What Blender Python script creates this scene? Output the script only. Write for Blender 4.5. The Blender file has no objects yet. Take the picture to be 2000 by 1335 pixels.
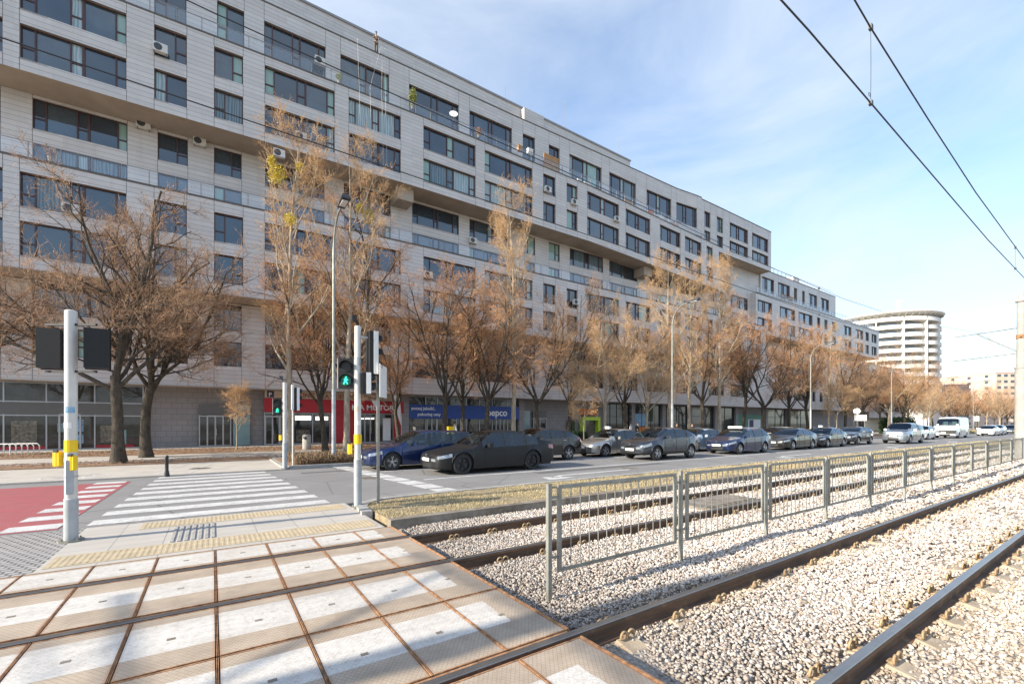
import bpy, math, random, bisect
import numpy as np
from mathutils import Vector, Matrix
S = bpy.context.scene
COL = S.collection
R = math.radians
# ------------------------------------------------------------------ camera
cam = bpy.data.cameras.new('camera'); camo = bpy.data.objects.new('camera', cam); COL.objects.link(camo)
camo.location = (0, 0, 1.75); camo.rotation_euler = (R(90), 0, R(-34.07))
cam.sensor_width = 36; cam.lens = 36*865/2000; cam.shift_y = 0.07925; cam.clip_start = 0.05; cam.clip_end = 3000
S.camera = camo
# ------------------------------------------------------------------ light
SUN_EL, SUN_DIR = 25.0, Vector((-1, 0.075, 0))       # towards the sun, horizontally
w = bpy.data.worlds.new('World'); S.world = w; w.use_nodes = True
nt = w.node_tree; nt.nodes.clear()
def N(nt, t, **k):
    n = nt.nodes.new(t)
    for a, b in k.items(): setattr(n, a, b)
    return n
sky = N(nt, 'ShaderNodeTexSky', sky_type='NISHITA', sun_disc=False)
sky.sun_elevation = R(SUN_EL); sky.sun_rotation = math.atan2(SUN_DIR.x, SUN_DIR.y)
sky.air_density = 1.0; sky.dust_density = 0.7; sky.ozone_density = 1.0; sky.altitude = 100
tc = N(nt, 'ShaderNodeTexCoord')
mp = N(nt, 'ShaderNodeMapping'); mp.inputs['Scale'].default_value = (1.0, 1.0, 2.6); mp.inputs['Rotation'].default_value = (0.0, 0.25, 0.9)
no = N(nt, 'ShaderNodeTexNoise'); no.inputs['Scale'].default_value = 1.7; no.inputs['Detail'].default_value = 8; no.inputs['Roughness'].default_value = 0.56; no.inputs['Distortion'].default_value = 0.5
rp = N(nt, 'ShaderNodeValToRGB'); rp.color_ramp.elements[0].position = 0.34; rp.color_ramp.elements[0].color = (0.12,)*3+(1,); rp.color_ramp.elements[1].position = 0.63; rp.color_ramp.elements[1].color = (0.80,)*3+(1,)
sx = N(nt, 'ShaderNodeSeparateXYZ'); hz = N(nt, 'ShaderNodeMapRange'); hz.inputs[1].default_value = 0.0; hz.inputs[2].default_value = 0.35; hz.inputs[3].default_value = 0.34; hz.inputs[4].default_value = 0.0
mx = N(nt, 'ShaderNodeMath', operation='MAXIMUM'); 
add = N(nt, 'ShaderNodeMath', operation='ADD', use_clamp=True); mul = N(nt, 'ShaderNodeMath', operation='MULTIPLY')
mix = N(nt, 'ShaderNodeMix', data_type='RGBA'); mix.inputs[7].default_value = (3.9, 4.3, 4.75, 1)
bg = N(nt, 'ShaderNodeBackground'); bg.inputs[1].default_value = 0.138
out = N(nt, 'ShaderNodeOutputWorld'); L = nt.links.new
L(tc.outputs['Generated'], mp.inputs[0]); L(mp.outputs[0], no.inputs[0]); L(no.outputs[0], rp.inputs[0])
L(tc.outputs['Generated'], sx.inputs[0]); L(sx.outputs[2], hz.inputs[0])
L(rp.outputs[0], add.inputs[0]); L(hz.outputs[0], add.inputs[1]); L(add.outputs[0], mul.inputs[0]); mul.inputs[1].default_value = 0.86
hi = N(nt, 'ShaderNodeMapRange'); hi.inputs[1].default_value = .74; hi.inputs[2].default_value = .92; hi.inputs[3].default_value = 1; hi.inputs[4].default_value = .12
L(sx.outputs[2], hi.inputs[0]); mul2 = N(nt, 'ShaderNodeMath', operation='MULTIPLY'); L(mul.outputs[0], mul2.inputs[0]); L(hi.outputs[0], mul2.inputs[1]); L(mul2.outputs[0], mix.inputs[0]); tint = N(nt, 'ShaderNodeMix', data_type='RGBA', blend_type='MULTIPLY'); tint.inputs[0].default_value = 1; tint.inputs[7].default_value = (1.10, 1.25, 1.38, 1); L(sky.outputs[0], tint.inputs[6]); L(tint.outputs[2], mix.inputs[6]); L(mix.outputs[2], bg.inputs[0]); L(bg.outputs[0], out.inputs[0])
sl = bpy.data.lights.new('sun', 'SUN'); sl.energy = 5.0; sl.angle = R(0.5); sl.color = (1.0, 0.91, 0.76)
so = bpy.data.objects.new('sun', sl); COL.objects.link(so)
sd = SUN_DIR.normalized(); tos = Vector((sd.x*math.cos(R(SUN_EL)), sd.y*math.cos(R(SUN_EL)), math.sin(R(SUN_EL))))
so.rotation_euler = tos.to_track_quat('Z', 'Y').to_euler()
S.view_settings.view_transform = 'Standard'; S.view_settings.look = 'None'; S.view_settings.gamma = 1; S.view_settings.exposure = 0.80
S.render.engine = 'CYCLES'
# ------------------------------------------------------------------ materials
def NM(name):
    m = bpy.data.materials.new(name); m.use_nodes = True; t = m.node_tree
    return m, t, t.nodes['Principled BSDF']
def mixc(t, fac, a, b):
    n = N(t, 'ShaderNodeMix', data_type='RGBA')
    if isinstance(fac, (int, float)): n.inputs[0].default_value = fac
    else: t.links.new(fac, n.inputs[0])
    for i, v in ((6, a), (7, b)):
        if isinstance(v, tuple): n.inputs[i].default_value = v if len(v) == 4 else v+(1,)
        else: t.links.new(v, n.inputs[i])
    return n.outputs[2]
def noise(t, scale, detail=4, rough=.6, vec=None, lo=.35, hi=.65, dist=0):
    n = N(t, 'ShaderNodeTexNoise'); n.inputs['Scale'].default_value = scale; n.inputs['Detail'].default_value = detail; n.inputs['Roughness'].default_value = rough; n.inputs['Distortion'].default_value = dist
    t.links.new(vec if vec else objco(t), n.inputs[0])
    m = N(t, 'ShaderNodeMapRange'); m.inputs[1].default_value = lo; m.inputs[2].default_value = hi; m.clamp = True
    t.links.new(n.outputs[0], m.inputs[0]); return m.outputs[0]
def objco(t, scale=None, world=False):
    if world:
        o = N(t, 'ShaderNodeNewGeometry').outputs['Position']
    else: o = N(t, 'ShaderNodeTexCoord').outputs['Object']
    if scale:
        m = N(t, 'ShaderNodeMapping'); m.inputs['Scale'].default_value = scale; t.links.new(o, m.inputs[0]); o = m.outputs[0]
    return o
def mth(t, op, a, b=None, c=None, clamp=False):
    n = N(t, 'ShaderNodeMath', operation=op, use_clamp=clamp)
    for i, v in enumerate((a, b, c)):
        if v is None: continue
        if isinstance(v, (int, float)): n.inputs[i].default_value = v
        else: t.links.new(v, n.inputs[i])
    return n.outputs[0]
def bump(t, b, h, s=.3, d=.02):
    n = N(t, 'ShaderNodeBump'); n.inputs['Strength'].default_value = s; n.inputs['Distance'].default_value = d
    t.links.new(h, n.inputs['Height']); t.links.new(n.outputs[0], b.inputs['Normal'])
def pm(name, c, rough=.6, metal=0, var=.25, sc=4, bmp=0, bs=40, c2=None, spec=.5, coat=0, world=False):
    m, t, b = NM(name)
    c2 = c2 or tuple(max(0, x*(1-var)) for x in c)
    if var or c2:
        v = objco(t, world=world)
        t.links.new(mixc(t, noise(t, sc, 5, .65, v), c, c2), b.inputs['Base Color'])
    b.inputs['Roughness'].default_value = rough; b.inputs['Metallic'].default_value = metal
    b.inputs['Specular IOR Level'].default_value = spec; b.inputs['Coat Weight'].default_value = coat; b.inputs['Coat Roughness'].default_value = .03
    if bmp: bump(t, b, noise(t, bs, 4, .7, objco(t, world=world), 0, 1), bmp)
    return m
M = {}
M['asphalt'] = None
def mk_asphalt():
    m, t, b = NM('asphalt'); p = objco(t, world=True)
    c = mixc(t, noise(t, 90, 3, .7, p, .3, .7), (.17, .16, .152), (.27, .255, .245))
    c = mixc(t, noise(t, .5, 5, .6, p, .4, .75), c, (.27, .26, .25))
    st = noise(t, 1, 4, .6, objco(t, (.05, 2.4, 1), True), .5, .8)
    c = mixc(t, mth(t, 'MULTIPLY', st, .35), c, (.14, .135, .13))
    v = N(t, 'ShaderNodeTexVoronoi', feature='DISTANCE_TO_EDGE'); v.inputs['Scale'].default_value = .32; t.links.new(p, v.inputs[0])
    ck = mth(t, 'LESS_THAN', v.outputs[0], .004)
    c = mixc(t, mth(t, 'MULTIPLY', ck, .5), c, (.05, .05, .05))
    t.links.new(c, b.inputs['Base Color']); b.inputs['Roughness'].default_value = .8; bump(t, b, noise(t, 120, 2, .6, p, 0, 1), .35, .006)
    return m
M['asphalt'] = mk_asphalt()
def worn(name, c, under, lo, hi, sc=30, rough=.6):
    m, t, b = NM(name); p = objco(t, world=True)
    k = mth(t, 'MULTIPLY', noise(t, sc, 6, .75, p, lo, hi), noise(t, 2.2, 4, .6, p, .25, .6))
    c1 = mixc(t, noise(t, 3, 5, .6, p), c, tuple(x*.86 for x in c))
    t.links.new(mixc(t, k, c1, under), b.inputs['Base Color']); b.inputs['Roughness'].default_value = rough
    bump(t, b, noise(t, 100, 2, .6, p, 0, 1), .25, .005); return m
M['paint'] = worn('road_paint', (.72, .70, .67), (.26, .25, .24), .42, .66)
M['red'] = worn('red_surface', (.42, .095, .10), (.27, .15, .14), .38, .75, 45)
def grid_mat(name, c, c2, joint, sx_, sy_, off=.5, mort=.03, bmp=.3, swap=False, rough=.8):
    m, t, b = NM(name); p = objco(t, world=True)
    br = N(t, 'ShaderNodeTexBrick'); br.offset = off; br.inputs['Scale'].default_value = 1; br.inputs['Brick Width'].default_value = sx_; br.inputs['Row Height'].default_value = sy_
    br.inputs['Mortar Size'].default_value = mort; br.inputs['Mortar Smooth'].default_value = .3; br.inputs['Bias'].default_value = 0
    br.inputs['Color1'].default_value = c+(1,); br.inputs['Color2'].default_value = c2+(1,); br.inputs['Mortar'].default_value = joint+(1,)
    t.links.new(p, br.inputs[0])
    cc = mixc(t, mth(t, 'MULTIPLY', noise(t, 1.3, 6, .7, p, .35, .7), .5), br.outputs[0], tuple(x*.72 for x in c))
    cc = mixc(t, mth(t, 'MULTIPLY', noise(t, 70, 3, .7, p, .3, .7), .25), cc, tuple(x*.6 for x in c))
    t.links.new(cc, b.inputs['Base Color']); b.inputs['Roughness'].default_value = rough
    h = mth(t, 'MULTIPLY', br.outputs['Fac'], -1); bump(t, b, h, bmp, .01); return m
M['paving'] = grid_mat('paving_slabs', (.50, .46, .40), (.43, .40, .36), (.2, .19, .17), .5, .5, .5, .006)
M['slab'] = grid_mat('concrete_slabs', (.54, .49, .43), (.48, .44, .39), (.2, .19, .18), .6, .35, .0, .006)
M['cobble'] = grid_mat('cobbles', (.46, .43, .41), (.36, .34, .32), (.09, .08, .07), .11, .10, .5, .016, .8)
M['path'] = pm('bike_path', (.52, .47, .41), .85, var=.18, sc=1.2, bmp=.2, bs=90, world=True)
M['curb'] = pm('kerb_stone', (.42, .40, .37), .8, var=.3, sc=5, bmp=.3, bs=60, world=True)
M['curb_dirty'] = pm('kerb_dirty', (.30, .26, .21), .85, sc=3, c2=(.15, .12, .09), bmp=.4, bs=40, world=True)
def mk_ballast_bed():
    m, t, b = NM('ballast_bed'); p = objco(t, world=True)
    v = N(t, 'ShaderNodeTexVoronoi'); v.inputs['Scale'].default_value = 24; t.links.new(p, v.inputs[0])
    s = N(t, 'ShaderNodeSeparateXYZ'); t.links.new(v.outputs['Color'], s.inputs[0])
    c = mixc(t, s.outputs[0], (.62, .56, .49), (.42, .35, .28))
    c = mixc(t, mth(t, 'MULTIPLY', v.outputs['Distance'], 1.1, clamp=True), c, (.26, .21, .165))
    t.links.new(c, b.inputs['Base Color']); b.inputs['Roughness'].default_value = .9
    bump(t, b, mth(t, 'MULTIPLY', v.outputs['Distance'], -1), 1, .03); return m
M['bed'] = mk_ballast_bed()
def mk_stone():
    m, t, b = NM('ballast_stone'); g = N(t, 'ShaderNodeNewGeometry'); ri = g.outputs['Random Per Island']
    cr = N(t, 'ShaderNodeValToRGB'); e = cr.color_ramp; e.interpolation = 'LINEAR'
    e.elements[0].position = 0; e.elements[0].color = (.26, .21, .17, 1); e.elements[1].position = 1; e.elements[1].color = (.78, .73, .68, 1)
    for ps, c in ((.10, (.38, .31, .25, 1)), (.24, (.44, .37, .31, 1)), (.36, (.56, .42, .35, 1)), (.5, (.60, .55, .50, 1)), (.75, (.69, .64, .59, 1))):
        k = e.elements.new(ps); k.color = c
    t.links.new(ri, cr.inputs[0])
    s = N(t, 'ShaderNodeSeparateXYZ'); t.links.new(g.outputs['Position'], s.inputs[0])
    def near(y, wd):
        d = mth(t, 'ABSOLUTE', mth(t, 'SUBTRACT', s.outputs[1], y)); mr = N(t, 'ShaderNodeMapRange'); mr.inputs[1].default_value = .06; mr.inputs[2].default_value = wd; mr.inputs[3].default_value = .85; mr.inputs[4].default_value = 0
        t.links.new(d, mr.inputs[0]); return mr.outputs[0]
    k = mth(t, 'MAXIMUM', near(1.25, .55), near(2.77, .42)); k = mth(t, 'MAXIMUM', k, mth(t, 'MAXIMUM', near(5.2, .35), near(6.56, .3)))
    k = mth(t, 'MAXIMUM', k, near(.2, 1.2))
    k = mth(t, 'MULTIPLY', k, noise(t, 2.5, 4, .6, g.outputs['Position'], .15, .6))
    c = mixc(t, k, cr.outputs[0], mixc(t, ri, (.40, .29, .18), (.60, .48, .33)))
    # grime close to the crossing
    mr = N(t, 'ShaderNodeMapRange'); mr.inputs[1].default_value = 2.6; mr.inputs[2].default_value = 4.3; mr.inputs[3].default_value = .85; mr.inputs[4].default_value = 0
    t.links.new(mth(t, 'ADD', s.outputs[0], mth(t, 'MULTIPLY', noise(t, 1.6, 3, .6, g.outputs['Position'], 0, 1), .9)), mr.inputs[0])
    mr.inputs[1].default_value = 3.3; mr.inputs[2].default_value = 6.2
    c = mixc(t, mr.outputs[0], c, mixc(t, ri, (.17, .14, .12), (.42, .37, .32)))
    t.links.new(mixc(t, mth(t, 'MULTIPLY', noise(t, 60, 3, .6, g.outputs['Position'], .4, .8), .35), c, (.35, .27, .2)), b.inputs['Base Color']); b.inputs['Roughness'].default_value = .85; return m
M['stone'] = mk_stone()
M['soil'] = pm('soil', (.33, .25, .17), .95, sc=3, c2=(.20, .14, .09), bmp=.6, bs=25, world=True)
M['leaves'] = pm('leaf_litter', (.40, .25, .15), .9, sc=14, c2=(.17, .10, .06), bmp=.8, bs=40, world=True)
M['verge'] = pm('verge', (.38, .30, .18), .95, sc=4, c2=(.20, .15, .09), bmp=.6, bs=40, world=True)
M['far_ground'] = pm('far_ground', (.22, .19, .13), .95, sc=.2, c2=(.16, .15, .09), world=True)
M['steel_galv'] = pm('galvanised_steel', (.35, .35, .32), .5, .5, sc=3, c2=(.24, .23, .19), bmp=.1, bs=60)
M['rail_top'] = pm('rail_polished', (.34, .315, .29), .34, .85, var=.2, sc=4)
def mk_rail():
    m, t, b = NM('rail_rust'); p = objco(t, world=True)
    c = mixc(t, noise(t, 1, 4, .6, objco(t, (1.2, 14, 14), True)), (.17, .095, .055), (.085, .055, .036))
    c = mixc(t, mth(t, 'MULTIPLY', noise(t, 6, 5, .7, p, .55, .75), .6), c, (.32, .22, .13))
    t.links.new(c, b.inputs['Base Color']); b.inputs['Roughness'].default_value = .75; return m
M['rail'] = mk_rail()
M['concrete'] = pm('sleeper_concrete', (.50, .40, .28), .9, sc=6, c2=(.34, .26, .18), bmp=.3, bs=40, world=True)
M['clip'] = pm('clip_steel', (.50, .36, .20), .7, .2, sc=20, c2=(.33, .21, .11))
M['rust'] = pm('rust', (.52, .28, .14), .85, .1, sc=14, c2=(.20, .10, .05), bmp=.2, world=True)
M['ppole'] = pm('painted_pole', (.62, .60, .57), .42, .1, var=.14, sc=3, bmp=.05)
M['ppole_dk'] = pm('grey_pole_base', (.42, .44, .45), .5, .2, var=.2, sc=5)
M['sigblack'] = pm('signal_black', (.007, .007, .008), .6, var=.2)
M['yellow'] = pm('signal_yellow', (.85, .55, .01), .35, var=.1, sc=8)
M['white'] = pm('white_enamel', (.78, .77, .75), .4, var=.08, sc=3)
M['black'] = pm('black_plastic', (.02, .02, .02), .5, var=.2)
M['darkgrey'] = pm('dark_grey_metal', (.08, .085, .09), .5, .3, var=.2)
M['wood'] = pm('wood', (.55, .30, .10), .6, sc=5, c2=(.38, .19, .07))
def emis(name, c, s):
    m, t, b = NM(name); b.inputs['Base Color'].default_value = c+(1,); b.inputs['Emission Color'].default_value = c+(1,); b.inputs['Emission Strength'].default_value = s; return m
M['green_lit'] = emis('green_lamp', (.05, .95, .55), 1.2)
M['green_dim'] = pm('green_lens', (.01, .14, .09), .25, var=.2)
def glass(name, c, c2=None, rough=.03, ior=1.75, kind=None, cs=1):
    m, t, b = NM(name); p = objco(t)
    c2 = c2 or tuple(x*.6 for x in c)
    if kind == 'curtain':
        wv = N(t, 'ShaderNodeTexWave', wave_type='BANDS', bands_direction='X'); wv.inputs['Scale'].default_value = 1.9; wv.inputs['Distortion'].default_value = 7; wv.inputs['Detail'].default_value = 2; wv.inputs['Detail Scale'].default_value = 1.7; t.links.new(objco(t, (1, 1, .12), True), wv.inputs[0])
        t.links.new(mixc(t, wv.outputs['Fac'], c, c2), b.inputs['Base Color'])
    else: t.links.new(mixc(t, noise(t, .8*cs, 3, .6, objco(t, world=True), .3, .7), c, c2), b.inputs['Base Color'])
    b.inputs['Roughness'].default_value = .35; b.inputs['Specular IOR Level'].default_value = .1
    b.inputs['Coat Weight'].default_value = 1; b.inputs['Coat Roughness'].default_value = rough; b.inputs['Coat IOR'].default_value = ior; return m
M['g_dark'] = glass('window_glass', (.016, .042, .066), (.009, .022, .034), ior=2.05)
M['g_mid'] = glass('window_glass_mid', (.05, .085, .11), (.02, .04, .055), ior=2.1)
M['g_curt'] = glass('window_curtain', (.42, .50, .50), (.20, .28, .29), kind='curtain')
M['g_curt2'] = glass('window_net_curtain', (.17, .23, .25), (.06, .10, .12), kind='curtain')
M['g_blind'] = glass('window_blind', (.30, .44, .38), (.24, .38, .33))
M['g_shop'] = glass('shop_glass', (.045, .045, .04), (.012, .012, .012), ior=1.6, cs=3)
M['g_shop_teal'] = glass('shop_film', (.22, .34, .34), (.16, .26, .27), ior=1.5)
M['g_car'] = glass('car_glass', (.010, .030, .040), (.004, .010, .014), ior=1.45, cs=2.5)
def mk_carglass():
    m, t, b = NM('car_glass'); t.nodes.remove(b); tr = N(t, 'ShaderNodeBsdfTransparent'); tr.inputs[0].default_value = (.58, .72, .74, 1)
    gl = N(t, 'ShaderNodeBsdfGlossy'); gl.inputs[0].default_value = (.85, .93, 1, 1); gl.inputs['Roughness'].default_value = .02
    fr = N(t, 'ShaderNodeFresnel'); fr.inputs[0].default_value = 1.8; ms = N(t, 'ShaderNodeMixShader'); t.links.new(fr.outputs[0], ms.inputs[0]); t.links.new(tr.outputs[0], ms.inputs[1]); t.links.new(gl.outputs[0], ms.inputs[2])
    t.links.new(ms.outputs[0], t.nodes['Material Output'].inputs[0]); return m
M['g_car'] = mk_carglass()
def mk_siding():
    m, t, b = NM('facade_panels'); p = objco(t, world=True)
    s = N(t, 'ShaderNodeSeparateXYZ'); t.links.new(p, s.inputs[0])
    z = mth(t, 'DIVIDE', s.outputs[2], .3111); fz = mth(t, 'FRACT', z)
    line = mth(t, 'LESS_THAN', fz, .07); groove = mth(t, 'LESS_THAN', fz, .05)  # second mask is the panel groove, used for the bump only
    row = mth(t, 'FLOOR', z); wn = N(t, 'ShaderNodeTexWhiteNoise', noise_dimensions='2D')
    cb = N(t, 'ShaderNodeCombineXYZ'); t.links.new(mth(t, 'FLOOR', mth(t, 'DIVIDE', s.outputs[0], 1.55)), cb.inputs[0]); t.links.new(row, cb.inputs[1]); t.links.new(cb.outputs[0], wn.inputs['Vector'])
    base = mixc(t, wn.outputs[0], (.59, .555, .53), (.67, .635, .605))
    base = mixc(t, mth(t, 'MULTIPLY', noise(t, .35, 5, .6, p, .4, .7), .35), base, (.52, .47, .425))
    streak = noise(t, 1, 4, .7, objco(t, (1.6, 1.6, .12), True), .52, .8)
    base = mixc(t, mth(t, 'MULTIPLY', streak, .3), base, (.38, .335, .30))
    c = mixc(t, line, base, (.30, .27, .25)); t.links.new(c, b.inputs['Base Color'])
    b.inputs['Roughness'].default_value = .42; b.inputs['Specular IOR Level'].default_value = .4
    bump(t, b, mth(t, 'SUBTRACT', 1, groove), .5, .02); return m
M['siding'] = mk_siding()
M['soffit'] = pm('soffit_render', (.44, .37, .30), .9, sc=.6, c2=(.36, .30, .24), world=True)
M['joint'] = pm('panel_joint', (.13, .12, .115), .7, var=.2)
M['frame'] = pm('window_frame', (.085, .04, .036), .4, var=.25, sc=2)
M['sill'] = pm('metal_sill', (.34, .32, .31), .4, .4, var=.15)
M['reveal'] = pm('reveal', (.33, .30, .285), .6, var=.2, sc=2)
M['stonewall'] = grid_mat('grey_stone_cladding', (.33, .31, .305), (.29, .275, .27), (.12, .11, .11), .6, .4, .5, .012)
def rot_tex(m):   # brick on vertical walls: use x,z
    t = m.node_tree; br = [n for n in t.nodes if n.type == 'TEX_BRICK'][0]; p = br.inputs[0].links[0].from_socket
    s = N(t, 'ShaderNodeSeparateXYZ'); c = N(t, 'ShaderNodeCombineXYZ'); t.links.new(p, s.inputs[0]); t.links.new(s.outputs[0], c.inputs[0]); t.links.new(s.outputs[2], c.inputs[1]); t.links.new(c.outputs[0], br.inputs[0]); return m
rot_tex(M['stonewall'])
M['roofing'] = pm('roof_membrane', (.22, .21, .2), .9)
def mk_tglass():
    m, t, b = NM('balustrade_glass'); b.inputs['Base Color'].default_value = (.75, .85, .88, 1); b.inputs['Roughness'].default_value = .05
    tr = N(t, 'ShaderNodeBsdfTransparent'); ms = N(t, 'ShaderNodeMixShader'); ms.inputs[0].default_value = .15
    gl = N(t, 'ShaderNodeBsdfGlossy'); gl.inputs['Roughness'].default_value = .03; gl.inputs[0].default_value = (.8, .88, .95, 1)
    m2 = N(t, 'ShaderNodeMixShader'); m2.inputs[0].default_value = .55; t.links.new(b.outputs[0], m2.inputs[1]); t.links.new(gl.outputs[0], m2.inputs[2])
    t.links.new(tr.outputs[0], ms.inputs[1]); t.links.new(m2.outputs[0], ms.inputs[2]); t.links.new(ms.outputs[0], t.nodes['Material Output'].inputs[0]); return m
M['tglass'] = mk_tglass()
M['signred'] = pm('sign_red', (.42, .008, .02), .35, var=.1)
M['signblue'] = pm('sign_blue', (.01, .06, .30), .35, var=.1)
M['signviolet'] = pm('sign_violet', (.22, .03, .25), .35, var=.1)
M['signcream'] = pm('sign_cream', (.55, .46, .36), .5, var=.1)
M['signtext'] = pm('sign_white_letters', (.85, .85, .85), .4, var=.03)
M['brownletters'] = pm('sign_brown_letters', (.30, .10, .05), .5, var=.1)
M['navy'] = pm('sign_navy', (.03, .035, .09), .5, var=.1)
M['lime'] = pm('sign_lime', (.50, .68, .04), .4, var=.1)
M['orange'] = pm('orange_panel', (.75, .28, .03), .5, sc=6, c2=(.5, .08, .03))
M['alu'] = pm('aluminium_frame', (.42, .43, .45), .35, .7, var=.1)
M['ac'] = pm('air_conditioner_casing', (.70, .67, .62), .5, var=.12, sc=5)
M['tower'] = pm('tower_white', (.78, .75, .71), .6, var=.08, sc=.4, world=True)
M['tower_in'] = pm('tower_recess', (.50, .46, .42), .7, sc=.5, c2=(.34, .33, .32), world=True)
M['pink'] = pm('salmon_render', (.72, .52, .42), .8, var=.1, sc=.2, world=True)
M['bluegrey'] = pm('blue_grey_roof', (.25, .30, .34), .6, var=.2)
def bark(name, a, b_, sc=8):
    m, t, b = NM(name); p = objco(t, (1, 1, .35))
    t.links.new(mixc(t, noise(t, sc, 6, .7, p, .35, .65), a, b_), b.inputs['Base Color']); b.inputs['Roughness'].default_value = .9
    bump(t, b, noise(t, sc*2.5, 4, .7, p, 0, 1), .8, .04); return m
M['bark'] = bark('bark_dark', (.11, .085, .06), (.035, .028, .02))
M['barklight'] = bark('bark_pale', (.50, .42, .32), (.24, .18, .12), 5)
M['twig'] = pm('twigs_brown', (.54, .33, .19), .8, sc=.6, c2=(.28, .17, .10))
M['twig_or'] = pm('twigs_orange', (.64, .34, .165), .8, sc=.5, c2=(.46, .245, .12))
M['twig_pale'] = pm('twigs_pale', (.64, .42, .22), .8, sc=.6, c2=(.50, .30, .15))
M['mistle'] = pm('mistletoe_yellow', (.74, .56, .05), .7, sc=8, c2=(.45, .38, .06))
M['evergreen'] = pm('evergreen_leaves', (.05, .09, .03), .7, sc=3, c2=(.025, .045, .018))
M['hedge'] = pm('hedge_twigs', (.30, .19, .11), .9, sc=3, c2=(.15, .11, .06))
M['tyre'] = pm('tyre_rubber', (.022, .022, .023), .8, var=.2)
M['rim'] = pm('alloy_rim', (.55, .55, .56), .3, .8, var=.1)
M['rimblack'] = pm('black_rim', (.03, .03, .032), .3, .6, var=.1)
M['headl'] = pm('headlight_glass', (.42, .46, .50), .12, .3, c2=(.10, .11, .12), sc=20, coat=1)
M['taill'] = pm('tail_light', (.35, .01, .015), .2, var=.2, coat=1)
M['plate'] = pm('number_plate', (.85, .85, .83), .4, var=.03)
M['chrome'] = pm('chrome_trim', (.6, .6, .6), .15, .9, var=.1)
M['skin'] = pm('skin', (.55, .33, .23), .6, var=.08); M['hair'] = pm('hair', (.06, .04, .03), .7)
M['cloth_dark'] = pm('dark_clothing', (.03, .032, .04), .85, var=.2); M['cloth_brown'] = pm('brown_workwear', (.09, .07, .055), .85, var=.3)
M['cloth_yellow'] = pm('yellow_fabric', (.85, .62, .02), .7, var=.1); M['cloth_white'] = pm('white_fabric', (.8, .79, .78), .8, var=.06)
def paintm(name, c, metal=.4, rough=.3):
    m = pm(name, c, rough, metal, var=.06, sc=2, coat=0 if rough > .4 else 1); return m
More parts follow.
